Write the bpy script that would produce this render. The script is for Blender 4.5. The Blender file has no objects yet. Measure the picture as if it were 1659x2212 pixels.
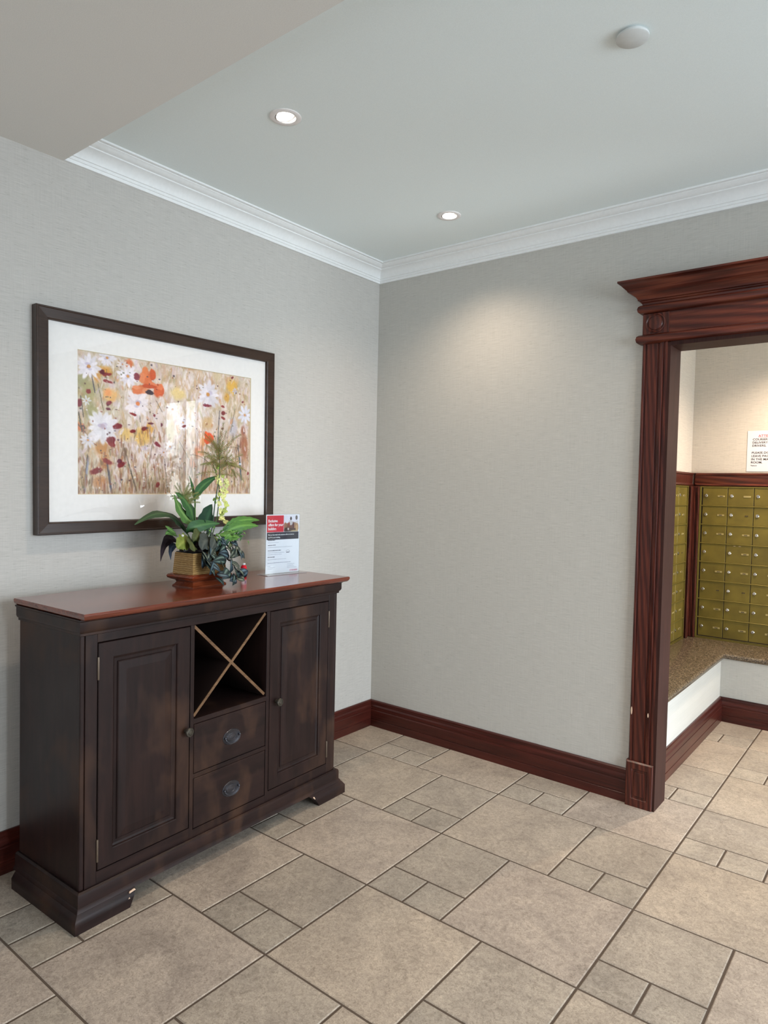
import bpy, bmesh, math, random
import numpy as np
from mathutils import Vector, Matrix
random.seed(7); RNG = np.random.default_rng(7)
scene = bpy.context.scene
COL = scene.collection

# ------------------------------------------------------------------ camera
CAM = (2.4897, -3.0519, 1.3789); YAW, PITCH, ROLL, FPX = math.radians(38.4236), math.radians(-2.0461), math.radians(1.2474), 1475.31
cd = bpy.data.cameras.new('camera'); cam = bpy.data.objects.new('camera', cd); COL.objects.link(cam); scene.camera = cam
cd.sensor_fit = 'VERTICAL'; cd.sensor_height = 24.0; cd.lens = FPX / 2212 * 24.0; cd.clip_start = 0.05
fwd = Vector((-math.sin(YAW)*math.cos(PITCH), math.cos(YAW)*math.cos(PITCH), math.sin(PITCH)))
rt = Vector((math.cos(YAW), math.sin(YAW), 0)); up = rt.cross(fwd)
r2 = rt*math.cos(ROLL) + up*math.sin(ROLL); u2 = -rt*math.sin(ROLL) + up*math.cos(ROLL)
M = Matrix((r2, u2, -fwd)).transposed().to_4x4(); M.translation = Vector(CAM); cam.matrix_world = M

# ------------------------------------------------------------------ world, exposure, big lights
scene.view_settings.view_transform = 'Standard'; scene.view_settings.look = 'None'
scene.view_settings.gamma = 1.0; scene.view_settings.use_curve_mapping = False
scene.view_settings.exposure = 0.46
world = bpy.data.worlds.new('sky'); scene.world = world; world.use_nodes = True
bg = world.node_tree.nodes['Background']; bg.inputs[0].default_value = (.75, .86, 1, 1); bg.inputs[1].default_value = 1.0
def area(name, loc, size, size_y, power, color, direction):
    l = bpy.data.lights.new(name, 'AREA'); l.shape = 'RECTANGLE'; l.size = size; l.size_y = size_y
    l.energy = power; l.color = color
    o = bpy.data.objects.new(name, l); COL.objects.link(o); o.location = loc
    o.rotation_euler = Vector(direction).to_track_quat('-Z', 'Y').to_euler(); return o
area('window_daylight', (7.2, -1.0, 2.0), 5.5, 3.6, 640, (.77, .89, 1), (-1, 0, -.12))
area('entrance_daylight', (2.6, -5.8, 1.3), 3.0, 2.3, 28, (.90, .95, 1), (0, 1, .12))
area('mail_room_daylight', (3.80, 1.235, 1.75), .5, 1.1, 6, (.95, .98, .9), (-1, 0, 0))
area('mail_room_added_low_fill', (3.80, .55, .66), .7, 1.0, 36, (.84, .93, 1), (-1, 0, 0))  # added unseen low source that brightens the knee wall and alcove floor

# ------------------------------------------------------------------ materials
def srgb(r, g, b):
    f = lambda c: (c/255/12.92) if c/255 <= .04045 else ((c/255+.055)/1.055)**2.4
    return (f(r), f(g), f(b), 1)
class NT:
    def __init__(s, name):
        s.m = bpy.data.materials.new(name); s.m.use_nodes = True; s.t = s.m.node_tree; s.n = s.t.nodes
        s.b = s.n['Principled BSDF']; s.out = s.n['Material Output']
    def node(s, typ, **kw):
        n = s.n.new(typ)
        for k, v in kw.items():
            if k.startswith('i_'):
                key = k[2:]; key = int(key) if key.isdigit() else key.replace('_', ' '); n.inputs[key].default_value = v
            else: setattr(n, k, v)
        return n
    def link(s, a, b): s.t.links.new(a, b)
    def coord(s, scale=(1, 1, 1), which='Object', rot=(0, 0, 0)):
        tc = s.node('ShaderNodeTexCoord'); mp = s.node('ShaderNodeMapping')
        mp.inputs['Scale'].default_value = scale; mp.inputs['Rotation'].default_value = rot
        if which == 'World':
            g = s.node('ShaderNodeNewGeometry'); s.link(g.outputs['Position'], mp.inputs[0])
        else: s.link(tc.outputs[which], mp.inputs[0])
        return mp.outputs[0]
    def noise(s, vec, scale, detail=4, rough=.55, dist=0):
        n = s.node('ShaderNodeTexNoise'); n.inputs['Scale'].default_value = scale; n.inputs['Detail'].default_value = detail
        n.inputs['Roughness'].default_value = rough; n.inputs['Distortion'].default_value = dist
        s.link(vec, n.inputs['Vector']); return n.outputs[0]
    def ramp(s, fac, stops):
        r = s.node('ShaderNodeValToRGB'); e = r.color_ramp.elements
        e[0].position, e[0].color = stops[0]; e[1].position, e[1].color = stops[-1]
        for p, c in stops[1:-1]: x = e.new(p); x.color = c
        s.link(fac, r.inputs[0]); return r.outputs[0]
    def mix(s, fac, a, b, mode='MIX'):
        m = s.node('ShaderNodeMix', data_type='RGBA', blend_type=mode)
        for k, v in ((0, fac), (6, a), (7, b)):
            if hasattr(v, 'links') or hasattr(v, 'is_linked'): s.link(v, m.inputs[k])
            else: m.inputs[k].default_value = v
        return m.outputs[2]
    def bump(s, h, strength=.2, dist=.002):
        b = s.node('ShaderNodeBump'); b.inputs['Strength'].default_value = strength; b.inputs['Distance'].default_value = dist
        s.link(h, b.inputs['Height']); s.link(b.outputs[0], s.b.inputs['Normal'])
    def col(s, c):
        if hasattr(c, 'is_linked'): s.link(c, s.b.inputs['Base Color'])
        else: s.b.inputs['Base Color'].default_value = c
    def rough(s, r, spec=None, metal=None, coat=None):
        if hasattr(r, 'is_linked'): s.link(r, s.b.inputs['Roughness'])
        else: s.b.inputs['Roughness'].default_value = r
        if spec is not None: s.b.inputs['Specular IOR Level'].default_value = spec
        if metal is not None: s.b.inputs['Metallic'].default_value = metal
        if coat is not None: s.b.inputs['Coat Weight'].default_value = coat; s.b.inputs['Coat Roughness'].default_value = .12
def plain(name, c, rough=.5, spec=.4, metal=0, grain=None):
    t = NT(name)
    n = t.noise(t.coord(), grain or 60, 3); cc = t.mix(n, tuple(x*.93 for x in c[:3])+(1,), tuple(min(1, x*1.05) for x in c[:3])+(1,))
    t.col(cc); t.rough(rough, spec, metal); return t.m

def wallpaper(name, base, hx):
    # woven wallcovering: fine horizontal slubs over a faint vertical weave
    t = NT(name); c = base
    st = t.noise(t.coord((14*hx[0], 14*hx[1], 420), 'World'), 1, 5, .7)
    vt = t.noise(t.coord((520*hx[0]+2, 520*hx[1]+2, 9), 'World'), 1, 3, .6)
    sl = t.noise(t.coord((34*hx[0], 34*hx[1], 260), 'World'), 1, 2, .5)
    lo = tuple(x*.86 for x in c[:3])+(1,); hi = tuple(min(1, x*1.10) for x in c[:3])+(1,)
    a = t.ramp(st, [(.3, lo), (.7, hi)])
    b = t.ramp(vt, [(.3, (.90, .90, .905, 1)), (.7, (1.0, 1.0, 1.0, 1))])
    d = t.ramp(sl, [(.62, (1, 1, 1, 1)), (.75, (.80, .79, .77, 1))])
    e = t.mix(1.0, a, b, 'MULTIPLY'); e = t.mix(1.0, e, d, 'MULTIPLY')
    t.col(e); t.rough(.75, .25); t.bump(st, .12, .001); return t.m

def wood(name, dark, mid, light, axis='Z', scale=1.0, rough=.32, spec=.5, wave=True, coat=.12):
    t = NT(name)
    sc = {'X': (.7, 9, 9), 'Y': (9, .7, 9), 'Z': (9, 9, .7)}[axis]
    v = t.coord(tuple(x*scale for x in sc))
    n1 = t.noise(v, 2.2, 6, .62, .6)
    fine = {'X': (6, 260, 260), 'Y': (260, 6, 260), 'Z': (260, 260, 6)}[axis]
    n2 = t.noise(t.coord(fine), 1, 3, .6); spec = spec*.7
    if wave:
        w = t.node('ShaderNodeTexWave', wave_type='BANDS', bands_direction='DIAGONAL'); w.inputs['Scale'].default_value = 1.6
        w.inputs['Distortion'].default_value = 5.0; w.inputs['Detail'].default_value = 3; w.inputs['Detail Scale'].default_value = .9
        t.link(v, w.inputs['Vector'])
        f = t.mix(.45, n1, w.outputs[0])
    else: f = n1
    c = t.ramp(f, [(.22, dark), (.5, mid), (.80, light)])
    p = t.ramp(n2, [(.34, (.60, .55, .52, 1)), (.52, (1, 1, 1, 1))])
    c = t.mix(1.0, c, p, 'MULTIPLY'); t.col(c); t.rough(rough, spec, coat=coat); t.bump(n2, .12, .0006); return t.m

MAT = {}
MAT['wall'] = wallpaper('woven_wallcovering', srgb(192, 188, 181), (0, 1))
MAT['wall_b'] = wallpaper('woven_wallcovering_b', srgb(192, 189, 181), (1, 0))
MAT['alcove'] = wallpaper('alcove_wallcovering', srgb(200, 190, 176), (1, 1))
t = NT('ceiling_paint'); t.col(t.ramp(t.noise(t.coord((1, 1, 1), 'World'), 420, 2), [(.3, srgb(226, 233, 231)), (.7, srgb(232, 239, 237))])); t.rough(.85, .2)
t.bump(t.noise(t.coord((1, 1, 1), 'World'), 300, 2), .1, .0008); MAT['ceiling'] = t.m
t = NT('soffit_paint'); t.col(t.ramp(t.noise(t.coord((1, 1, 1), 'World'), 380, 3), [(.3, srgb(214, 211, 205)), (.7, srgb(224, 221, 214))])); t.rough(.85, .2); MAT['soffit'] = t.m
MAT['white_trim'] = plain('white_semigloss_paint', srgb(233, 234, 232), .38, .4)
MAT['mahogany_z'] = wood('stained_oak_vertical', srgb(54, 21, 15), srgb(76, 32, 23), srgb(96, 45, 31), 'Z', 2.0, .36)
MAT['mahogany_x'] = wood('stained_oak_lengthwise', srgb(58, 23, 16), srgb(84, 36, 25), srgb(104, 52, 35), 'X', 1.5, .33)
MAT['jamb'] = wood('dull_jamb_wood', srgb(44, 24, 20), srgb(54, 30, 25), srgb(64, 37, 30), 'Z', 1.4, .55, .25, wave=False, coat=0)
MAT['base_x'] = wood('stained_baseboard_x', srgb(40, 14, 11), srgb(68, 27, 21), srgb(86, 36, 27), 'X', 1.2, .3, wave=False)
MAT['base_y'] = wood('stained_baseboard_y', srgb(40, 14, 11), srgb(68, 27, 21), srgb(86, 36, 27), 'Y', 1.2, .3, wave=False)
# sideboard: dark espresso finish with worn brown patches
def espresso(name, axis, seed):
    t = NT(name)
    sc = {'Y': (14, 1.6, 14), 'Z': (14, 14, 1.6)}[axis]
    g = t.noise(t.coord(sc), 2.4, 5, .6, .4)
    mp = t.coord((1, 1.6, .9)); pn = t.noise(mp, 4.2 + seed, 3, .55, .3)
    c = t.ramp(g, [(.25, srgb(26, 18, 17)), (.55, srgb(39, 26, 24)), (.8, srgb(50, 33, 29))])
    pt = t.ramp(pn, [(.52, (0, 0, 0, 1)), (.75, (1, 1, 1, 1))])
    c2 = t.mix(.85, c, srgb(72, 49, 36), 'MIX')
    t.col(t.mix(pt, c, c2)); rr = t.ramp(pn, [(.3, (.34, .34, .34, 1)), (.7, (.46, .46, .46, 1))]); t.rough(rr, .22); t.bump(g, .08, .0006); return t.m
MAT['esp_z'] = espresso('espresso_finish_vertical', 'Z', 0); MAT['esp_y'] = espresso('espresso_finish_lengthwise', 'Y', .7)
MAT['side_top'] = wood('red_brown_tabletop', srgb(78, 34, 23), srgb(106, 50, 34), srgb(130, 68, 47), 'Y', .8, .2, .5, wave=False, coat=.5)
MAT['dark_inside'] = plain('dark_interior_wood', srgb(34, 22, 19), .7, .2)  # dark brown wood for case interior, rack planks and mitre joints
MAT['raw_edge'] = wood('plywood_edge', srgb(92, 68, 48), srgb(118, 88, 62), srgb(140, 108, 78), 'Y', 1, .6, .3, wave=False, coat=0)
MAT['chip'] = plain('bare_chipped_wood', srgb(205, 175, 150), .7, .2)
MAT['pewter'] = plain('aged_pewter', srgb(92, 88, 80), .36, .5, .85)
MAT['dark_metal'] = plain('dark_bronze', srgb(84, 84, 90), .32, .5, .85)
MAT['hinge'] = plain('worn_brass', srgb(112, 98, 84), .42, .5, .7)
MAT['frame'] = wood('dark_walnut_frame', srgb(38, 25, 19), srgb(52, 36, 27), srgb(64, 46, 35), 'Y', 1, .34, .45, wave=False)
MAT['mat_board'] = plain('white_mat_board', srgb(236, 233, 229), .8, .2)
MAT['bevel_board'] = plain('cream_mat_bevel', srgb(226, 212, 176), .8, .2)
MAT['chrome'] = plain('polished_chrome', srgb(215, 215, 215), .16, .5, 1)
MAT['satin'] = plain('satin_nickel', srgb(232, 226, 222), .38, .5, .0)
MAT['cover_white'] = plain('white_plastic', srgb(206, 208, 205), .5, .4)
MAT['black'] = plain('black_plastic', srgb(28, 27, 28), .5, .4)
MAT['brass'] = None
t = NT('olive_brass_enamel'); n = t.noise(t.coord((1, 1, 1), 'World'), 9, 4)
t.col(t.ramp(n, [(.3, srgb(100, 86, 34)), (.7, srgb(120, 104, 42))])); t.rough(.45, .4, .25); MAT['brass'] = t.m
MAT['brass_rail'] = plain('olive_brass_rail', srgb(126, 112, 52), .34, .5, .45)
MAT['plate'] = plain('number_plate', srgb(165, 148, 96), .45, .5, .3)
# granite: brown ground, black and tan flecks
t = NT('brown_granite'); v = t.coord((1, 1, 1), 'World')
vo = t.node('ShaderNodeTexVoronoi', i_Scale=150.0); t.link(v, vo.inputs['Vector'])
n = t.noise(v, 95, 5, .7, .4)
c = t.ramp(n, [(.36, srgb(30, 26, 24)), (.46, srgb(74, 62, 50)), (.56, srgb(104, 90, 74)), (.70, srgb(150, 138, 120))])
c = t.mix(.3, c, t.ramp(vo.outputs['Distance'], [(.1, srgb(170, 146, 112)), (.6, srgb(54, 46, 38))])); t.col(c); t.rough(.22, .5); MAT['granite'] = t.m
# porcelain tile: mottled travertine look, tinted per tile by object colour
t = NT('stone_look_tile'); v = t.coord((1, 1, 1), 'World')
n1 = t.noise(v, 5, 5, .6, .8); n2 = t.noise(v, 120, 5, .72, 1.6); n3 = t.noise(v, 26, 5, .66, 1.8)
c = t.ramp(n1, [(.3, srgb(162, 150, 138)), (.55, srgb(181, 168, 154)), (.75, srgb(193, 179, 163))])
c = t.mix(.75, c, t.ramp(n3, [(.34, (.74, .73, .71, 1)), (.58, (1.06, 1.06, 1.05, 1))]), 'MULTIPLY')
c = t.mix(.9, c, t.ramp(n2, [(.36, (.62, .61, .58, 1)), (.50, (.98, .98, .98, 1)), (.66, (1.24, 1.24, 1.22, 1))]), 'MULTIPLY')
oi = t.node('ShaderNodeObjectInfo'); c = t.mix(1.0, c, oi.outputs['Color'], 'MULTIPLY'); t.col(c)
t.rough(t.ramp(n2, [(.3, (.38, .38, .38, 1)), (.7, (.56, .56, .56, 1))]), .45); t.bump(n2, .35, .0012); MAT['tile'] = t.m
MAT['grout'] = plain('grout', srgb(92, 80, 70), .9, .1, grain=200)
def pane_fac(t):
    lw = t.node('ShaderNodeLayerWeight', i_Blend=.5); pw = t.node('ShaderNodeMath', operation='POWER', i_1=4.0); t.link(lw.outputs['Facing'], pw.inputs[0])
    ma = t.node('ShaderNodeMath', operation='MULTIPLY_ADD', i_1=.85, i_2=.045); t.link(pw.outputs[0], ma.inputs[0]); return ma
t = NT('window_glass')
tr = t.node('ShaderNodeBsdfTransparent'); gl = t.node('ShaderNodeBsdfGlossy', i_Roughness=.0); fr = pane_fac(t)
mx = t.node('ShaderNodeMixShader'); t.link(fr.outputs[0], mx.inputs[0]); t.link(tr.outputs[0], mx.inputs[1]); t.link(gl.outputs[0], mx.inputs[2]); t.link(mx.outputs[0], t.out.inputs[0])
MAT['glass'] = t.m
def emis(name, c, s):
    t = NT(name); t.b.inputs['Base Color'].default_value = c; t.b.inputs['Emission Color'].default_value = c; t.b.inputs['Emission Strength'].default_value = s; return t.m
MAT['lamp'] = emis('lit_lamp_glass', (1, .93, .82, 1), 9)
def vcol(name, rough=.5, spec=.3, trans=0, sss=0):
    t = NT(name); a = t.node('ShaderNodeAttribute', attribute_name='Col'); n = t.noise(t.coord(), 140, 2)
    t.col(t.mix(1.0, a.outputs['Color'], t.ramp(n, [(.3, (.93, .93, .93, 1)), (.7, (1.03, 1.03, 1.03, 1))]), 'MULTIPLY')); t.rough(rough, spec); return t.m
MAT['leaf'] = vcol('leaf_surface', .52, .3); MAT['print'] = vcol('printed_paper', .7, .2); MAT['petal'] = vcol('petal_surface', .6, .3)
t = NT('coiled_rope'); w = t.node('ShaderNodeTexWave', wave_type='BANDS', bands_direction='Z'); w.inputs['Scale'].default_value = 40; w.inputs['Distortion'].default_value = 2.5
v = t.coord(); t.link(v, w.inputs['Vector']); n = t.noise(t.coord((60, 60, 420)), 1, 4, .7)
c = t.ramp(t.mix(.78, w.outputs[0], n), [(.25, srgb(110, 82, 46)), (.5, srgb(160, 128, 78)), (.75, srgb(196, 166, 114))]); t.col(c); t.rough(.42, .5); t.bump(n, .5, .0012); MAT['rope'] = t.m
MAT['pot_wood'] = wood('polished_red_wood', srgb(84, 34, 18), srgb(116, 52, 28), srgb(142, 70, 40), 'Y', 1, .22, .5, wave=False, coat=.6)
MAT['soil'] = plain('potting_foam', srgb(38, 32, 28), .9, .1)
MAT['acrylic'] = None
t = NT('clear_acrylic'); tr = t.node('ShaderNodeBsdfTransparent', i_Color=(.93, .95, .96, 1)); gl = t.node('ShaderNodeBsdfGlossy', i_Roughness=.05); mx = t.node('ShaderNodeMixShader', i_0=.14)
fr = pane_fac(t); t.link(fr.outputs[0], mx.inputs[0]); t.link(gl.outputs[0], mx.inputs[2]); df = t.node('ShaderNodeBsdfDiffuse', i_Color=(.9, .9, .92, 1)); m2 = t.node('ShaderNodeMixShader', i_0=.015); t.link(tr.outputs[0], m2.inputs[1]); t.link(df.outputs[0], m2.inputs[2]); t.link(m2.outputs[0], mx.inputs[1]); t.link(mx.outputs[0], t.out.inputs[0]); MAT['acrylic'] = t.m
MAT['acrylic_base'] = MAT['acrylic'].copy(); MAT['acrylic_base'].node_tree.nodes['Mix Shader.001'].inputs[0].default_value = .30
def flat(name, c, rough=.6):
    t = NT(name); t.col(c); t.rough(rough, .2); return t.m
for k, c in {'paper': srgb(240, 240, 244), 'notice_paper': srgb(205, 204, 206), 'red_print': srgb(212, 28, 52), 'navy_print': srgb(38, 38, 52), 'white_print': srgb(250, 250, 250), 'grey_print': srgb(150, 152, 166),
             'dark_print': srgb(70, 70, 82), 'pink_print': srgb(214, 92, 128), 'ink': srgb(56, 46, 48), 'ink_red': srgb(196, 62, 78), 'label_red': srgb(200, 28, 44), 'label_blue': srgb(60, 80, 140)}.items():
    MAT[k] = flat(k, c)

# ------------------------------------------------------------------ mesh helpers
def link(name, verts, faces, mat, parent=None, smooth=False, loc=None):
    me = bpy.data.meshes.new(name); me.from_pydata([tuple(v) for v in verts], [], faces); me.update()
    bm = bmesh.new(); bm.from_mesh(me); bmesh.ops.recalc_face_normals(bm, faces=bm.faces); bm.to_mesh(me); bm.free()
    mats = mat if isinstance(mat, (list, tuple)) else [mat]
    for m in mats: me.materials.append(MAT[m] if isinstance(m, str) else m)
    if smooth:
        for p in me.polygons: p.use_smooth = True
    o = bpy.data.objects.new(name, me); COL.objects.link(o)
    if parent: o.parent = parent
    if loc: o.location = loc
    return o
def tag(o, label=None, cat=None, group=None, kind=None):
    if label: o['label'] = label
    if cat: o['category'] = cat
    if group: o['group'] = group
    if kind: o['kind'] = kind
    return o
def empty(name, loc, rz=0, label=None, cat=None, group=None, kind=None, parent=None):
    o = bpy.data.objects.new(name, None); COL.objects.link(o); o.location = loc; o.rotation_euler = (0, 0, rz); o.empty_display_size = .05
    if parent: o.parent = parent
    return tag(o, label, cat, group, kind)
class MB:
    def __init__(s): s.v, s.f = [], []
    def add(s, vs, fs): k = len(s.v); s.v += [tuple(v) for v in vs]; s.f += [tuple(i+k for i in f) for f in fs]; return s
    def box(s, x0, x1, y0, y1, z0, z1):
        return s.add([(x0,y0,z0),(x1,y0,z0),(x1,y1,z0),(x0,y1,z0),(x0,y0,z1),(x1,y0,z1),(x1,y1,z1),(x0,y1,z1)],
                     [(0,3,2,1),(4,5,6,7),(0,1,5,4),(1,2,6,5),(2,3,7,6),(3,0,4,7)])
    def prism(s, prof, a, b, cap=True):
        # prof: list of 2D, a/b: functions mapping to 3D at both ends
        n = len(prof); vs = [a(*p) for p in prof] + [b(*p) for p in prof]
        fs = [(i, (i+1) % n, n+(i+1) % n, n+i) for i in range(n)]
        if cap: fs += [tuple(range(n))[::-1], tuple(range(n, 2*n))]
        return s.add(vs, fs)
    def rings(s, rs, cap0=True, cap1=True):
        n = len(rs[0]); vs = [p for r in rs for p in r]; fs = []
        for k in range(len(rs)-1):
            fs += [(k*n+i, k*n+(i+1) % n, (k+1)*n+(i+1) % n, (k+1)*n+i) for i in range(n)]
        if cap0: fs.append(tuple(range(n))[::-1])
        if cap1: fs.append(tuple(range((len(rs)-1)*n, len(rs)*n)))
        return s.add(vs, fs)
    def lathe(s, prof, o=(0, 0, 0), axis='Z', n=24, sx=1, sy=1, cap0=True, cap1=True):
        rs = []
        for r, h in prof:
            ring = []
            for i in range(n):
                a = 2*math.pi*i/n; c, d = r*math.cos(a)*sx, r*math.sin(a)*sy
                p = {'Z': (c, d, h), 'X': (h, c, d), 'Y': (c, h, d)}[axis]; ring.append((o[0]+p[0], o[1]+p[1], o[2]+p[2]))
            rs.append(ring)
        return s.rings(rs, cap0, cap1)
    def tube(s, pts, r, n=8, taper=None):
        rs = []; pts = [Vector(p) for p in pts]
        for i, p in enumerate(pts):
            d = (pts[min(i+1, len(pts)-1)] - pts[max(i-1, 0)]).normalized()
            u = d.cross(Vector((0.3, 0.2, 1)));  u = u.normalized() if u.length > 1e-4 else Vector((1, 0, 0)); w = d.cross(u)
            rr = r*(taper[i] if taper else 1)
            rs.append([tuple(p + rr*(math.cos(2*math.pi*k/n)*u + math.sin(2*math.pi*k/n)*w)) for k in range(n)])
        return s.rings(rs)
    def go(s, name, mat, parent=None, smooth=False, bevel=0, loc=None, seg=2):
        o = link(name, s.v, s.f, mat, parent, smooth, loc)
        if bevel:
            bm = bmesh.new(); bm.from_mesh(o.data)
            ed = [e for e in bm.edges if len(e.link_faces) == 2 and e.calc_face_angle(0) > .6]
            bmesh.ops.bevel(bm, geom=ed, offset=bevel, segments=seg, affect='EDGES', profile=.5, clamp_overlap=True); bm.to_mesh(o.data); bm.free()
        return o
def autosmooth(o, ang=40):
    me = o.data
    for p in me.polygons: p.use_smooth = True
    bm = bmesh.new(); bm.from_mesh(me)
    for e in bm.edges:
        if len(e.link_faces) == 2 and e.calc_face_angle(0) > math.radians(ang): e.smooth = False
    bm.to_mesh(me); bm.free(); return o
def setcol(o, cols):
    a = o.data.color_attributes.new('Col', 'FLOAT_COLOR', 'POINT'); a.data.foreach_set('color', np.asarray(cols, np.float32).ravel()); return o

# ------------------------------------------------------------------ room shell
RX, RY = 4.5, -5.5           # main room: x 0..RX, y RY..0 ; mail alcove: y .12..1.87
CEIL, SOF = 2.62, 2.534
OPX0, OPX1, OPZ = 1.605, 2.72, 2.02
S = lambda o, label, cat: tag(o, label, cat, kind='structure')
w = MB().box(-.12, 0, RY, .12, 0, CEIL+.1).go('wall_left', 'wall'); S(w, 'wall behind the sideboard in pale grey woven wallcovering', 'wall')
w = MB().box(0, OPX0, 0, .12, 0, CEIL+.1).box(OPX0, OPX1, 0, .12, OPZ, CEIL+.1).box(OPX1, RX, 0, .12, 0, CEIL+.1).go('wall_back', 'wall_b')
S(w, 'grey woven wallcovering wall between the corner and the mail alcove opening', 'wall')
def wall_with_hole(name, axis, c0, c1, a0, a1, h0, h1, z0, z1, ztop, mat):
    b = MB()
    def bx(p, q, u, v):
        if q - p > 1e-4 and v - u > 1e-4:
            b.box(c0, c1, p, q, u, v) if axis == 'x' else b.box(p, q, c0, c1, u, v)
    bx(a0, h0, 0, ztop); bx(h1, a1, 0, ztop); bx(h0, h1, 0, z0); bx(h0, h1, z1, ztop); return b.go(name, mat)
S(wall_with_hole('wall_right', 'x', RX, RX+.14, RY, 0, -2.25, -.12, .12, 2.4, CEIL+.1, 'wall'), 'wall opposite the sideboard, outside the frame, with the big window', 'wall')
S(wall_with_hole('wall_front', 'y', RY-.14, RY, 0, RX, 1.0, 4.2, .1, 2.4, CEIL+.1, 'wall_b'), 'wall behind the viewer with the entrance glazing', 'wall')
# ceiling with holes for the recessed fittings
LIGHTS = [(.748, -1.437), (.742, -.42), (2.12, -.44), (2.12, -1.437)]
ALC = [(2.05, 1.38)]
HR = .036
def holed(name, x0, x1, y0, y1, z, holes, mat, parent=None):
    bm = bmesh.new(); edges = []
    def loop(pts):
        vs = [bm.verts.new((px, py, z)) for px, py in pts]
        for i in range(len(vs)): edges.append(bm.edges.new((vs[i], vs[(i+1) % len(vs)])))
    loop([(x0, y0), (x1, y0), (x1, y1), (x0, y1)])
    for hx, hy in holes: loop([(hx+HR*math.cos(2*math.pi*i/24), hy+HR*math.sin(2*math.pi*i/24)) for i in range(24)])
    bmesh.ops.triangle_fill(bm, edges=edges, use_beauty=True)
    me = bpy.data.meshes.new(name); bm.to_mesh(me); bm.free(); me.materials.append(MAT[mat])
    o = bpy.data.objects.new(name, me); COL.objects.link(o)
    if parent: o.parent = parent
    return o
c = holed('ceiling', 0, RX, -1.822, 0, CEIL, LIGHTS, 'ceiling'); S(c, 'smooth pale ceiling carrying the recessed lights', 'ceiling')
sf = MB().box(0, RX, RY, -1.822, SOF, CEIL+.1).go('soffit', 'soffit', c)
ca = holed('ceiling', 1.235, 3.6, .12, 1.87, 2.5, ALC, 'ceiling'); S(ca, 'ceiling of the mail alcove hidden above the wooden header', 'ceiling')

# mail alcove walls
S(MB().box(1.12, 1.235, .12, 1.99, 0, 2.62).go('wall_alcove_left', 'alcove'), 'left wall of the mail alcove above the small mailbox bank', 'wall')
S(MB().box(1.235, 3.6, 1.87, 1.99, 0, 2.62).go('wall_alcove_back', 'alcove'), 'back wall of the mail alcove under warm light, notice sheet on it', 'wall')
war = MB().box(3.6, 3.72, .12, .2, 0, 2.62).box(3.6, 3.72, .2, .9, 0, .1).box(3.6, 3.72, .2, .9, 1.2, 2.62).box(3.6, 3.72, .9, .97, 0, 2.62).box(3.6, 3.72, .97, 1.5, 0, 1.15).box(3.6, 3.72, .97, 1.5, 2.35, 2.62).box(3.6, 3.72, 1.5, 1.99, 0, 2.62).go('wall_alcove_right', 'alcove')
S(war, 'right wall of the mail alcove with its window, out of the frame', 'wall')
S(MB().box(1.235, 1.545, .12, 1.488, 0, .384).box(1.235, 3.6, 1.488, 1.87, 0, .384).go('wall_knee', 'wall_b'), 'low papered knee wall under the granite ledge', 'wall')

# windows (frame bars + panes)
def window(name, axis, c, a0, a1, z0, z1, nv, nh, label):
    e = empty(name, (0, 0, 0), label=label, cat='window', kind='structure')
    def bar(p, q, u, v, nm, mat='white_trim', t=.03):
        b = MB(); (b.box(c-t, c+t, p, q, u, v) if axis == 'x' else b.box(p, q, c-t, c+t, u, v)); return b.go(nm, mat, e)
    f = .05
    bar(a0, a0+f, z0, z1, 'frame_stile'); bar(a1-f, a1, z0, z1, 'frame_stile'); bar(a0+f, a1-f, z0, z0+f, 'frame_rail'); bar(a0+f, a1-f, z1-f, z1, 'frame_rail')
    W = (a1-a0-2*f)/nv; Hh = (z1-z0-2*f)/nh
    for i in range(1, nv): bar(a0+f+i*W-.018, a0+f+i*W+.018, z0+f, z1-f, 'mullion')
    for i in range(1, nh):
        for k in range(nv): bar(a0+f+k*W+.018, a0+f+(k+1)*W-.018, z0+f+i*Hh-.015, z0+f+i*Hh+.015, 'glazing_bar', t=.02)
    for k in range(nv): bar(a0+f+k*W+(.018 if k else 0), a0+f+(k+1)*W-(.018 if k < nv-1 else 0), z0+f, z1-f, 'pane', 'glass', .003)
window('window_1', 'x', RX+.07, -2.25, -.12, .12, 2.4, 3, 1, 'large window opposite the sideboard, outside the frame')
window('window_2', 'y', RY-.07, 1.0, 4.2, .1, 2.4, 4, 1, 'entrance glazing behind the viewer')
window('added_window_4', 'x', 3.66, .2, .9, .1, 1.2, 1, 1, 'low glazed panel in the right wall of the mail alcove, out of the frame')  # added panel, an opening for the low fill light
window('window_3', 'x', 3.66, .97, 1.5, 1.15, 2.35, 2, 1, 'window in the right wall of the mail alcove, out of the frame')

# crown moulding
CR = [(0, SOF), (.011, SOF), (.013, 2.543), (.0135, 2.5445), (.017, 2.546), (.018, 2.5555), (.0225, 2.557), (.0235, 2.561), (.029, 2.572), (.038, 2.582), (.050, 2.589), (.060, 2.592),
      (.060, 2.5965), (.066, 2.5975), (.071, 2.599), (.079, 2.603), (.085, 2.6085), (.088, 2.6095), (.088, 2.612), (.101, 2.613), (.101, CEIL), (0, CEIL)]
o = MB().prism(CR, lambda d, z: (d, -1.822, z), lambda d, z: (d, -d, z)).go('trim_1', 'white_trim'); S(autosmooth(o, 25), 'white crown moulding along the left wall ending at the soffit', 'moulding')
o = MB().prism(CR, lambda d, z: (d, -d, z), lambda d, z: (RX, -d, z)).go('trim_2', 'white_trim'); S(autosmooth(o, 25), 'white crown moulding along the back wall above the alcove header', 'moulding')
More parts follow.
